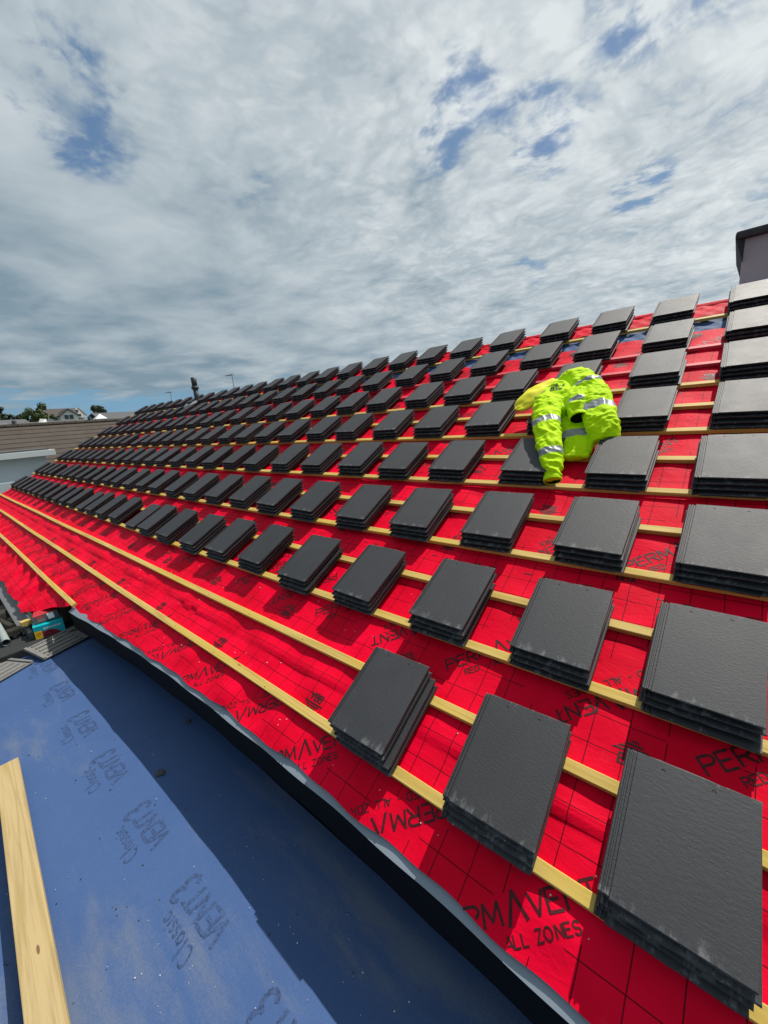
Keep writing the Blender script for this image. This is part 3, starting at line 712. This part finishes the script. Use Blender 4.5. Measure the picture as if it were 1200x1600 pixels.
cloth_tube(m, [(.60, 3.26, .205), (.61, 3.02, .225), (.55, 2.77, .215), (.465, 2.52, .190), (.385, 2.32, .135), (.345, 2.185, .080)], [.07, .102, .100, .087, .072, .050], [.04, .050, .052, .048, .042, .036], bands=((.44, .485), (.71, .755)), seed=1, amp=0)
cloth_tube(m, [(.62, 3.35, .20), (.52, 3.40, .238), (.39, 3.25, .235), (.26, 2.98, .215), (.17, 2.74, .175), (.12, 2.60, .11)], [.05, .085, .105, .108, .105, .085], [.04, .055, .058, .056, .052, .04], bands=((.41, .455), (.66, .71)), seed=2, amp=0)
cloth_tube(m, [(.72, 3.30, .17), (.63, 3.22, .19), (.54, 3.06, .185), (.46, 2.92, .16)], [.08, .17, .17, .12], [.04, .055, .06, .05], bands=((.36, .42),), seed=4, amp=0)
cloth_tube(m, [(.44, 3.27, .20), (.41, 3.08, .222), (.37, 2.93, .215), (.33, 2.81, .185)], [.05, .075, .078, .06], [.045, .052, .052, .042], bands=((.55, .66),), seed=5, amp=0)
cloth_tube(m, [(.42, 3.0, .09), (.36, 2.80, .105), (.32, 2.62, .08), (.30, 2.47, .050)], [.14, .16, .14, .10], [.045, .045, .04, .022], bands=((.50, .62),), seed=6, amp=0)
cloth_tube(m, [(.66, 3.40, .185), (.61, 3.29, .215), (.57, 3.19, .23), (.51, 3.08, .22)], [.03, .06, .07, .05], [.03, .045, .045, .04], seed=8, amp=0)
src = bpy.data.meshes.new('shell'); src.from_pydata(m.v, [], m.f); src.update()
bm_ = bmesh.new(); bm_.from_mesh(src); bmesh.ops.recalc_face_normals(bm_, faces=bm_.faces[:]); bm_.to_mesh(src); bm_.free()
so_ = bpy.data.objects.new('shell', src); COL.objects.link(so_)
md = so_.modifiers.new('r', 'REMESH'); md.mode = 'VOXEL'; md.voxel_size = .0075
dg = bpy.context.evaluated_depsgraph_get(); ev = so_.evaluated_get(dg).to_mesh()
V = np.empty(len(ev.vertices)*3); ev.vertices.foreach_get('co', V); V = V.reshape(-1, 3)
FQ = [tuple(q_.vertices) for q_ in ev.polygons]; ED = np.empty(len(ev.edges)*2, int); ev.edges.foreach_get('vertices', ED); ED = ED.reshape(-1, 2)
so_.evaluated_get(dg).to_mesh_clear(); bpy.data.objects.remove(so_)
bvh = BVHTree.FromPolygons(m.v, m.f)
cnt = np.bincount(ED.ravel(), minlength=len(V))[:, None]
def smooth(A, k):
    for _ in range(k):
        S2 = np.zeros_like(A)
        for c in range(3): S2[:, c] = np.bincount(ED[:, 0], A[ED[:, 1], c], len(A))+np.bincount(ED[:, 1], A[ED[:, 0], c], len(A))
        A = A*.4+.6*S2/cnt
    return A
V0_ = V.copy(); V = smooth(V, 7)
tm = bpy.data.meshes.new('t'); tm.from_pydata(V.tolist(), [], FQ); tm.update()
N = np.empty(len(V)*3); tm.vertices.foreach_get('normal', N); N = N.reshape(-1, 3)
du_, dv_ = -V[:, 0], V[:, 1]*PC+V[:, 2]*PS
disp = np.zeros(len(V))
for i in range(len(V)):
    u, v = du_[i], dv_[i]; a = .80*u+.60*v; b = -.60*u+.80*v
    w1 = mn.noise(Vector((a*6+3, b*6, 1)))*.6; c_ = V[i, 2]*5
    f1 = mn.noise(Vector((a*5.5, b*19+w1*2.5, c_))); f2 = mn.noise(Vector((a*17+w1*3, b*7+9, c_+4))); f3 = mn.noise(Vector((u*42, v*42, c_*6)))
    disp[i] = .020*(.32-abs(f1))*1.25+.013*(.3-abs(f2))+.0035*f3
V = V+N*disp[:, None]
MI = []
for q_ in FQ:
    c = Vector(V0_[list(q_)].mean(0)); hit = bvh.find_nearest(c); MI.append(m.mi[hit[2]])
me = bpy.data.meshes.new('shell'); me.from_pydata(V.tolist(), [], FQ); me.update()
finish('shell', me, JM, None, MI, jack, True)
def cuff(name, c, d, r0, r1):
    """turned-in cuff ring, the shade in its mouth painted dark"""
    m = MB(); c = Vector(rw(*c)); d = (Vector(rw(*d))).normalized(); a = d.orthogonal().normalized(); up = Vector((0, -PS, PC)); a = (up-d*up.dot(d)).normalized(); b = d.cross(a); n = 22
    L = [(-.03, 1.02), (-.004, 1.04), (.004, 1.0), (.003, .88), (-.02, .82)]
    vs = [c+d*t+(a*math.sin(2*math.pi*j/n)*r1+b*math.cos(2*math.pi*j/n)*r0)*k for t, k in L for j in range(n)]
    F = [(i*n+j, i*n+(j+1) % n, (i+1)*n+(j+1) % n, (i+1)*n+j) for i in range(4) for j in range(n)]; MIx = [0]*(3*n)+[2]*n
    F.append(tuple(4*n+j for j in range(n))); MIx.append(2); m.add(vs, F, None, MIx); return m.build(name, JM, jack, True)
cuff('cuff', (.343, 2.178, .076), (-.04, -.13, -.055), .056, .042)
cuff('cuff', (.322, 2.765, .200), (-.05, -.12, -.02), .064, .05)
m = MB(); cloth_tube(m, [(.875, 3.02, .155), (.83, 3.10, .185), (.75, 3.24, .21), (.66, 3.36, .215)], [.05, .105, .12, .06], [.018, .028, .036, .035], seed=3, amp=.005, body_mi=3); m.build('hood', JM, jack, True)
m = MB()
for txt, u0, v0 in (('USE', .600, 3.10), ('ILT', .55, 3.10)):
    a = np.array(text_polys(txt, .042, 1., .24, .2, .02)).reshape(-1, 2); ang = R(74)
    for k in range(0, len(a), 4):
        P = []
        for x, y in a[k:k+4]:
            pt = Vector(rw(u0+x*math.cos(ang)*.35-y*math.sin(ang)+.02, v0+x*math.sin(ang)+y*.2, .6)); dn = Vector((0, PS, -PC))
            P.append(pt)
        m.add(P, [(0, 1, 2, 3)])
tree_ = BVHTree.FromPolygons([Vector(q_) for q_ in V], FQ); dn = Vector((0, PS, -PC)); nv = []
for p_ in m.v:
    hh = tree_.ray_cast(Vector(p_), dn); nv.append(tuple(hh[0]-dn*.003) if hh[0] is not None else tuple(Vector(p_)+dn*.33))
m.v = nv
m.build('lettering', M_GREEN, jack)
# ------------------------------------------------------------------ vent pipe, chimney, aerials on our roof
vp = Vector((-10.31, 4.39, 2.20))
pipe = empty('vent_pipe', vp, 'dark grey soil vent pipe with collar standing near the ridge', 'vent pipe')
m = MB(); m.tube([vp, vp+Vector((0, 0, .42)), ], .062, 16); m.build('pipe', M_PIPE, pipe, True)
m = MB(); m.tube([vp+Vector((0, 0, z)) for z in (.40, .42, .47, .49)], [.066, .092, .092, .07], 16); m.build('collar', M_PIPE, pipe, True)
m = MB(); m.tube([vp+Vector((0, 0, z)) for z in (.485, .49, .70, .705)], [.05, .066, .07, .052], 16); m.build('terminal', M_PIPE, pipe, True)
m = MB(); uv_, vv_ = 10.31, (vp.y*PC+vp.z*PS)
us = np.linspace(uv_-.27, uv_+.27, 10); vs_ = np.linspace(vv_-.36, vv_+.12, 10); UU, VV = np.meshgrid(us, vs_, indexing='ij'); hh = .10+.02*np.sin(UU*17)*np.sin(VV*14)
m.add(rwn(np.stack([UU.ravel(), VV.ravel(), hh.ravel()], 1)), grid_faces(10, 10).tolist())
m.tube([vp+Vector((0, -.0, -.02)), vp+Vector((0, 0, .13))], [.13, .072], 14); m.build('lead_flashing', M_LEAD, pipe, True)
ch = empty('chimney', (1.1, 5.75, 1.6), 'purple grey rendered chimney with dark overhanging cap behind the ridge', 'chimney')
m = MB(); m.box((1.10, 5.80, 2.0), (1.34, 1.2, 2.05), bev=.01); m.build('stack', M_RENDER, ch)
m = MB(); m.box((1.10, 5.80, 3.045), (1.48, 1.34, .075), bev=.025); m.build('cap', M_CAPST, ch)
m = MB()
m.add([(.36, 5.13, 3.03), (.36, 6.4, 3.03), (.43, 6.4, 2.80), (.43, 5.13, 2.80), (.44, 5.2, 3.03), (.44, 6.4, 3.03), (.436, 6.4, 2.80), (.436, 5.2, 2.80)],
      [(0, 3, 2, 1), (4, 5, 6, 7), (0, 4, 7, 3), (1, 2, 6, 5), (0, 1, 5, 4), (3, 7, 6, 2)]); m.build('drip_moulding', M_CAPST, ch)
def aerial(x, y, z0, z1, arm, label):
    e = empty('tv_aerial', (x, y, z0), label, 'aerial')
    m = MB(); m.tube([(x, y, z0-1.5), (x, y, z1)], .014, 6); m.build('mast', M_STEEL, e)
    m = MB(); m.tube([(x+.03, y, z1-.03), (x-arm, y-.02, z1-.04)], .012, 6)
    for k in range(7): xx = x-arm*k/6.5; m.tube([(xx, y-.13, z1-.035), (xx, y+.13, z1-.035)], .006, 5)
    m.build('boom', M_STEEL, e); return e
aerial(-14.62, 8, 2.6, 3.60, .42, 'thin television aerial rising above the ridge right of the vent pipe')
aerial(-20.55, 8, 2.8, 3.50, .40, 'small television aerial above the ridge left of the vent pipe')
# ------------------------------------------------------------------ things on the flat roof
m = MB(); a = Vector((-1.095, -.943, 0)); b = Vector((-2.802, -.856, 0)); dr = (b-a).normalized()
mid = a+dr*.62; ang = math.atan2(dr.y, dr.x)
LN = 1.9; ctr = b-dr*(LN/2)
m.box((ctr.x, ctr.y, -.40-.0235), (LN, .111, .047), Matrix.Rotation(ang, 3, 'Z'), bev=.004)
tag(m.build('timber_plank', M_PLANK), 'pale sawn timber plank with knots lying on the blue membrane', 'timber')
for x, lb in ((-2.35, 'short timber packer under the far half of the plank'), (-.88, 'short timber packer under the near end of the plank')):
    m = MB(); yy = a.y+(x-a.x)*dr.y/dr.x
    m.box((x, yy, -.4630), (.045, .085, .031)); tag(m.build('timber_packer', M_GREYW), lb, 'timber')
KERB = D+.081
def upturned_tile(name, c, length, width, ang, tilt, label):
    """tile lying face down: ribbed underside up, thick rim at head and tail"""
    m = MB(); rot = Matrix.Rotation(ang, 3, 'Z') @ Matrix.Rotation(tilt, 3, 'X')
    def bx(cx, cy, cz, dx_, dy_, dz_, bev=.003): 
        p = rot @ Vector((cx, cy, cz)); m.box((c[0]+p.x, c[1]+p.y, c[2]+p.z), (dx_, dy_, dz_), rot, bev=bev)
    bx(0, 0, .006, length, width, .012)
    bx(-length/2+.016, 0, .018, .028, width*.98, .016); bx(-length/2+.066, 0, .0165, .016, width*.9, .012); bx(length/2-.014, 0, .018, .026, width*.98, .016)
    for k in range(5): bx(.04, -width/2+.03+k*(width-.06)/4, .0165, length-.19, .016, .013)
    return tag(m.build(name, M_TILE_OLD), label, 'roof tile')
upturned_tile('old_roof_tile', (-4.51, -.245, D+.05), .51, .30, R(110)+R(180), R(-12), 'old grey tile lying ribbed side up in front of the teal box')
upturned_tile('old_roof_tile', (-4.40, -.80, D+.012), .49, .36, R(117)+R(0), 0., 'old grey tile lying ribbed side up, cut by the left edge')
# boxes of fixings
def card(name, org, ex, ey, ez, mats, faces, extra, label, cat):
    """open-sided description of a carton: origin, three edge vectors, material per face, printed panels on the front"""
    o, x, y, z = Vector(org), Vector(ex), Vector(ey), Vector(ez); m = MB()
    P = [o, o+x, o+x+y, o+y, o+z, o+x+z, o+x+y+z, o+y+z]
    m.add(P, [(0, 1, 5, 4), (1, 2, 6, 5), (2, 3, 7, 6), (3, 0, 4, 7), (4, 5, 6, 7), (3, 2, 1, 0)], None, faces)
    ob = tag(m.build(name, mats), label, cat)
    nf = x.cross(z).normalized()*.0012
    for (nm, mt, pl) in extra:
        mm = MB()
        for q_ in pl: mm.add([o+x*a_+z*b_+nf for a_, b_ in q_], [tuple(range(len(q_)))])
        mm.build(nm, mt, ob)
    return ob
word = []
for i in range(11):
    a0 = .32+i*.055; word.append([(a0, .63), (a0+.035, .635), (a0+.033, .63+.12+.03*(i % 3 == 0)), (a0+.004, .745)])
card('fixings_box', (-4.724, -.410, KERB), (.032, .243, 0), (-.155, .02, 0), (-.012, -.0, .130), [M_TEAL, M_TEAL], [0, 0, 0, 0, 0, 0],
     [('yellow_label', M_CARDY, [[(.0, 0), (.24, 0), (.24, .62), (.0, .62)]]), ('red_panel', M_CARDDR, [[(.25, .02), (.86, .02), (.74, .34), (.55, .52), (.25, .52)]]),
      ('white_print', M_CARDW, word), ('small_print', M_CARDGS, [[(.36, .2), (.68, .25), (.68, .30), (.36, .25)], [(.36, .28), (.62, .33), (.62, .37), (.36, .32)]]),
      ('label_print', M_CARDR, [[(.03, .40), (.2, .40), (.2, .45), (.03, .45)], [(.03, .28), (.2, .28), (.2, .33), (.03, .33)], [(.03, .15), (.17, .15), (.17, .2), (.03, .2)]])],
     'teal box with white print and yellow label beside the old tile', 'box')
card('screws_carton', (-4.79, -.376, KERB+.134), (.02, .205, .013), (-.17, .03, 0), (-.03, -.004, .074), [M_CARDG, M_CARDR, M_CARDGS], [0, 0, 0, 2, 1, 0],
     [('white_label', M_CARDW, [[(.55, .15), (.80, .15), (.80, .92), (.55, .92)]]), ('red_print', M_CARDR, [[(.12, .62), (.36, .62), (.36, .82), (.12, .82)]]),
      ('grey_print', M_CARDGS, [[(.12, .2), (.42, .2), (.42, .26), (.12, .26)], [(.12, .32), (.38, .32), (.38, .38), (.12, .38)], [(.12, .44), (.42, .44), (.42, .5), (.12, .5)]])],
     'charcoal carton with red lid and white label on top of the teal box', 'carton')
m = MB(); m.tube([(-6.34, -.611, -.440), (-4.842, -.622, -.362)], .036, 16, cap=False); m.tube([(-4.842, -.622, -.362), (-6.34, -.611, -.440)], .031, 16, cap=False)
tag(m.build('grey_pipe', M_POLE, None, True), 'grey green plastic pipe lying open end towards the blue membrane', 'pipe')
m = MB(); m.box((-5.37, -.50, D+.03), (.11, .28, .055), Matrix.Rotation(R(6), 3, 'Z'), bev=.004); tag(m.build('timber_offcut', M_GREYW), 'weathered timber offcut lying beside the end of the grey pipe', 'timber')
m = MB(); m.box((-5.72, -.556, D+.035), (.42, .05, .05), Matrix.Rotation(R(12), 3, 'Z'), bev=.004); tag(m.build('timber_offcut', M_GREYW), 'narrow timber offcut standing off the block behind the pipe', 'timber')
m = MB(); m.box((-6.04, -.609, D+.05), (.16, .22, .09), Matrix.Rotation(R(-8), 3, 'Z'), bev=.005); tag(m.build('timber_offcut', M_GREYW), 'thick timber block among the rubble by the gutter', 'timber')
m = MB(); m.box((-4.98, -.43, -.27), (.055, .085, .055), Matrix.Rotation(R(5), 3, 'Z'), bev=.003); tag(m.build('timber_block', M_BATT), 'small sawn timber block at the end of the grey gutter', 'timber')
def chunk(mb, c, r, rr, flat=1.):
    n = 7; vs = []; 
    for i in range(3):
        for j in range(n):
            a = 2*math.pi*j/n+i*.4; k = (.65, 1., .6)[i]*r*rr.uniform(.7, 1.25); vs.append((c[0]+k*math.cos(a), c[1]+k*math.sin(a), c[2]+(i-.6)*r*.8*flat*rr.uniform(.8, 1.2)))
    F = [(i*n+j, i*n+(j+1) % n, (i+1)*n+(j+1) % n, (i+1)*n+j) for i in range(2) for j in range(n)]+[tuple(range(n-1, -1, -1)), tuple(2*n+j for j in range(n))]
    mb.add(vs, F)
rr = random.Random(5)
m = MB()
for i in range(420):
    x = rr.uniform(-8.3, -5.3); y = rr.uniform(-.85, -.50); chunk(m, (x, y, D-.02+rr.uniform(.0, .03)), rr.choice((.012, .018, .028, .04)), rr)
for i in range(60): chunk(m, (rr.uniform(-5.3, -4.75), rr.uniform(-.75, -.40), D+.002), rr.uniform(.006, .016), rr)
tag(m.build('rubble', M_STONE), 'loose stone rubble beside the gutter', 'rubble', kind='stuff')
m = MB()
for i in range(170):
    x = rr.uniform(-3.6, 1.2); y = rr.uniform(-1.3, .0)
    if rr.random() < .5: x = rr.uniform(-1.2, .9); y = rr.uniform(-.7, -.1)
    chunk(m, (x, y, D+.002), rr.choice((.0015, .0015, .002, .003)), rr)
tag(m.build('crumbs', M_CRUMB), 'pale mortar crumbs scattered on the blue membrane', 'debris', kind='stuff')
m = MB()
for i in range(150): chunk(m, (rr.uniform(-3., 1.2), rr.uniform(-1.2, .0), D+.002), rr.choice((.0015, .002, .003, .004)), rr)
tag(m.build('grit', M_SLATE), 'dark slate grit scattered on the blue membrane', 'debris', kind='stuff')
m = MB()
for i in range(90):
    u = rr.uniform(-.6, 4.); v = rr.uniform(.08, 1.2); p = rw(u, v, float(Hm(u, v))+.001); chunk(m, p, rr.choice((.0018, .0022, .003)), rr)
tag(m.build('crumbs', M_CRUMB), 'pale mortar crumbs scattered on the red underlay', 'debris', kind='stuff')
for (x, y, r_, lb) in ((-1.958, -.251, .030, 'dark slate chip at the edge of the shadow on the blue membrane'), (-2.27, .05, .026, 'grey slate chip in the shadow close under the eaves')):
    m = MB(); chunk(m, (x, y, D+.006), r_, rr, .28); tag(m.build('slate_chip', M_SLATE), lb, 'slate chip')
# ------------------------------------------------------------------ neighbours
# brown tiled roof whose slope faces us, ridge running along Y
nb_ = empty('bungalow', (-24, 6, -3.4), 'bungalow with weathered brown concrete tiled roof beyond the verge', 'house')
m = MB(); nc = 15; x0, x1, z0, z1 = -19.6, -25.2, -.55, 2.40; ya, yb = -9., 26.
sl_ = .028
for k in range(nc):
    f0, f1 = k/nc, (k+1)/nc; xa, xb = x0+(x1-x0)*f0, x0+(x1-x0)*f1; za, zb = z0+(z1-z0)*f0, z0+(z1-z0)*f1
    t_ = .036
    vs = [(xa, ya, za-.01), (xa, yb, za-.01), (xa, ya, za+t_), (xa, yb, za+t_), (xb, ya, zb+.012), (xb, yb, zb+.012)]
    m.add(vs, [(0, 1, 3, 2), (2, 3, 5, 4)], [(p[1], k*.35+(.3 if i > 3 else 0)) for i, p in enumerate(vs)])
m.build('tiled_slope', M_COURSE, nb_)
m = MB(); rs = random.Random(3); y = ya
while y < yb:
    m.tube([(x1, y, z1+.03), (x1, y+.43, z1+.035)], .11, 8); y += .45
m.build('ridge_tiles', M_COURSE, nb_)
m = MB(); m.add([(x1, ya, z1), (x1, yb, z1), (x1-5.6, yb, z0), (x1-5.6, ya, z0)], [(0, 1, 2, 3)]); m.build('back_slope', M_NROOF, nb_)
m = MB(); m.box((x1, (ya+yb)/2, -2.0), (10.4, yb-ya-.6, 2.8)); m.build('wall', M_BRICKISH, nb_)
for y_, l_ in ((2.6, .5), (5.6, .5)):
    m = MB(); m.tube([(x1, y_, z1), (x1, y_, z1+.28)], .09, 8); m.build('ridge_vent', M_NROOF, nb_)
# pale flat-roofed dormer in front of it
dm = empty('dormer_extension', (-19, 0, -3.4), 'pale blue clad flat-roofed extension with white fascia beside the verge', 'extension')
fx = -18.0
m = MB(); m.box((fx-1.1, -2.55, 1.215), (2.6, 10.1, .20), bev=.01); m.build('fascia', M_TRIM, dm)
m = MB(); m.box((fx-1.1, -2.6, 1.345), (2.5, 9.9, .05)); m.build('flat_roof_cover', M_NROOF, dm)
m = MB(); m.box((fx-1.2, -2.7, -1.15), (2.2, 9.9, 4.52)); m.build('wall', M_CLAD, dm)
m = MB(); m.box((fx+.02, -1.5, .05), (.24, 6.1, .62), bev=.01); m.build('lower_canopy', M_CLAD, dm)
m = MB(); m.box((fx-.08, 1.15, -.35), (.08, 1.0, .9)); w_ = m.build('window', M_TRIM, dm)
m = MB(); m.box((fx-.03, 1.15, -.35), (.02, .86, .76)); m.build('pane', M_GLASS, w_)
# white stepladder by the far verge
ld = empty('stepladder', (-16.6, .55, -.6), 'white stepladder frame standing beyond the far end of the eaves', 'ladder')
def bar(mb, a, b, r): mb.tube([a, b], r, 6)
for y_ in (.20, .62):
    m = MB(); bar(m, (-16.6, y_-.12, -.95), (-16.6, y_+.10*(-1 if y_ > .4 else 1)+.05, .42), .03); m.build('leg', M_TRIM, ld)
m = MB(); bar(m, (-16.6, .22, .42), (-16.6, .62, .40), .032); m.build('top_rail', M_TRIM, ld)
for z_ in (.12, -.2):
    m = MB(); bar(m, (-16.6, .17, z_), (-16.6, .60, z_-.02), .026); m.build('rung', M_TRIM, ld)
# scaffold timbers past the verge
for i, (p_, q_, lb) in enumerate((((-15.4, .55, .05), (-17.5, .95, .10), 'pale timber sticking out beyond the verge at the lowest stacks'), ((-15.3, .1, -.12), (-18., .5, -.05), 'long pale timber lying below the far end of the eaves'))):
    m = MB(); m.tube([p_, q_], .04, 4); tag(m.build('timber_length', M_PLANK), lb, 'timber')
# white gabled house on the rise
def house_far(name, x, y0, y1, zb, ze, zr, wallm, roofm, label, gable=None, chim=True):
    h = empty(name, (x, (y0+y1)/2, zb), label, 'house'); dp = 7.
    m = MB(); m.box((x-dp/2, (y0+y1)/2, (zb+ze)/2), (dp, y1-y0, ze-zb)); m.build('wall', wallm, h)
    m = MB(); o = .35
    vs = [(x+o, y0-o, ze-.15), (x+o, y1+o, ze-.15), (x-dp/2, y1+o, zr), (x-dp/2, y0-o, zr), (x-dp-o, y1+o, ze-.15), (x-dp-o, y0-o, ze-.15)]
    m.add(vs, [(0, 1, 2, 3), (3, 2, 4, 5)]); 
    m.add([(x, y1, ze), (x-dp, y1, ze), (x-dp/2, y1, zr-.1)], [(0, 1, 2)]); m.add([(x, y0, ze), (x-dp, y0, ze), (x-dp/2, y0, zr-.1)], [(0, 2, 1)]); m.build('roof', roofm, h)
    if gable:
        gy0, gy1, gz, out_ = gable
        m = MB(); m.box((x+out_/2, (gy0+gy1)/2, (zb+ze)/2), (out_, gy1-gy0, ze-zb)); m.add([(x+out_, gy0, ze), (x+out_, gy1, ze), (x+out_, (gy0+gy1)/2, gz)], [(0, 1, 2)]); m.build('gable', wallm, h)
        m = MB(); yc = (gy0+gy1)/2; e = x+out_+.25
        for ys_, sgn in ((gy0, -1), (gy1, 1)):
            m.add([(e, ys_+sgn*.3, ze-.12), (e, yc, gz+.1), (x-2.5, yc, gz+.1), (x-2.5, ys_+sgn*.3, ze-.12), (e, ys_+sgn*.3, ze-.3), (e, yc, gz-.1)], [(0, 1, 2, 3), (0, 4, 5, 1)])
        m.build('gable_roof', roofm, h)
    return h
wh = house_far('white_house', -80, 14.2, 18.6, 1.0, 5.45, 6.75, M_WHITE, M_BRROOF, 'white rendered house with brown roof, black windows and a gable on the skyline', gable=(15.15, 17.3, 6.35, 1.6))
def window(par, x, y, z, w, h):
    m = MB(); m.box((x, y, z), (.12, w, h)); f = m.build('window', M_TRIM, par)
    m = MB(); m.box((x+.05, y-w*.24, z), (.06, w*.42, h*.84)); m.box((x+.05, y+w*.24, z), (.06, w*.42, h*.84)); m.build('pane', M_GLASS, f)
window(wh, -78.35, 16.15, 5.15, 1.3, .75); window(wh, -79.95, 17.95, 5.0, .55, .55); window(wh, -79.95, 14.7, 5.0, .5, .5)
m = MB(); m.box((-83.4, 14.3, 7.0), (.6, .5, 1.0)); m.build('chimney', M_NROOF, wh)
m = MB(); m.add([(-79.6, 17.4, 5.0), (-79.6, 18.75, 5.0), (-79.6, 17.55, 6.75), (-79.9, 17.4, 5.0), (-79.9, 18.75, 5.0), (-79.9, 17.55, 6.75)], [(0, 1, 2), (3, 5, 4), (0, 3, 4, 1), (1, 4, 5, 2), (2, 5, 3, 0)]); m.build('side_gable', M_WHITE, wh)
window(wh, -79.52, 17.62, 6.05, .38, .5); window(wh, -79.52, 17.85, 5.4, .42, .45)
house_far('far_house', -46, 12.2, 22, -1., 3.0, 4.1, M_BRICKISH, M_NROOF, 'low house with plain slate grey roof right of the dark bush')
house_far('far_house', -40, 3.4, 6.3, -2., 2.45, 3.15, M_BRICKISH, M_BRROOF, 'low house with brown roof in front of the broad tree')
house_far('far_house', -52, 6.4, 12.6, -1., 3.05, 3.75, M_BRICKISH, M_NROOF, 'low grey roofed house in front of the white gabled house')
house_far('far_house', -62, 5.6, 8.6, 1., 4.0, 4.55, M_WHITE, M_NROOF, 'small white house at the left edge below the trees')
m = MB(); m.add([(-35, 4.98, 2.70), (-35, 5.56, 2.93), (-35.4, 5.62, 3.14), (-35.4, 5.30, 3.16), (-35.1, 4.98, 2.64), (-35.1, 5.56, 2.85)], [(0, 1, 2, 3), (0, 4, 5, 1), (0, 3, 2, 5, 4)])
tag(m.build('white_canopy', M_WHITE), 'white sloping canopy above the brown ridge left of the white house', 'canopy')
m = MB(); b4 = [(-34.6, 8.30, 2.94), (-34.6, 9.05, 2.94), (-35.4, 9.05, 2.94), (-35.4, 8.30, 2.94), (-35, 8.72, 3.30)]; m.add(b4, [(0, 1, 4), (1, 2, 4), (2, 3, 4), (3, 0, 4)]); m.box((-35, 8.68, 2.2), (.7, .66, 1.47))
tag(m.build('roof_lantern', M_TRIM), 'white pyramid roof lantern below the dark bush', 'roof lantern')
def tree(x, y, zb, zt, wy, leaf, label, seed, n=1500, size=.16, conif=False):
    e = empty('tree', (x, y, zb), label, 'tree'); r = random.Random(seed)
    m = MB(); H = zt-zb; m.tube([(x, y, zb-.5), (x+.1, y+.1, zb+H*.35), (x, y, zb+H*.7)], [.22, .16, .07], 7)
    for k in range(5): a = r.uniform(0, 6.28); m.tube([(x, y, zb+H*.35), (x+math.cos(a)*wy*.25, y+math.sin(a)*wy*.3, zb+H*.65)], [.09, .03], 5)
    m.build('trunk', M_BARK, e)
    m = MB(); cl = []
    for k in range(26):
        a = r.uniform(0, 6.28); f = r.random()**.5; hz = r.uniform(.18, 1.)
        rad = wy*.5*f*(1.15-abs(hz-.45)*1.1); cl.append((x+math.cos(a)*rad, y+math.sin(a)*rad, zb+H*hz*.93, r.uniform(.12, .26)*wy*.8))
    for i in range(n):
        c = r.choice(cl); dv = Vector((r.gauss(0, 1), r.gauss(0, 1), r.gauss(0, .8))).normalized()*c[3]*r.random()**.4
        p = Vector(c[:3])+dv; s = size*r.uniform(.6, 1.4); nrm = (dv.normalized()+Vector((r.uniform(-.6, .6), r.uniform(-.6, .6), r.uniform(-.2, .8)))).normalized()
        t = nrm.orthogonal().normalized(); t.rotate(Matrix.Rotation(r.uniform(0, 6.28), 3, nrm)); b2 = nrm.cross(t)
        m.add([p+t*s, p+b2*s*.6, p-t*s, p-b2*s*.6], [(0, 1, 2, 3)])
    m.build('crown', leaf, e); return e
tree(-70, 11.15, 3.4, 6.55, 2.9, M_LEAF, 'broad round green tree left of the white gabled house', 1, 2600)
tree(-60, 15.3, 3.2, 5.45, 1.9, M_LEAFD, 'dark spiky bush right of the white gabled house', 2, 1500, .15)
tree(-72, 7.6, 3.5, 6.5, 2.2, M_LEAFD, 'tall dark tree at the left edge of the skyline', 3, 1600)
tree(-76, 10.0, 3.6, 5.6, 2.2, M_LEAFD, 'low dark tree between the left edge and the broad tree', 4, 1300)
tree(-95, 18.8, 4.0, 6.3, 2.4, M_LEAFD, 'far dark tree behind the white canopy and gabled house', 5, 900, .2)
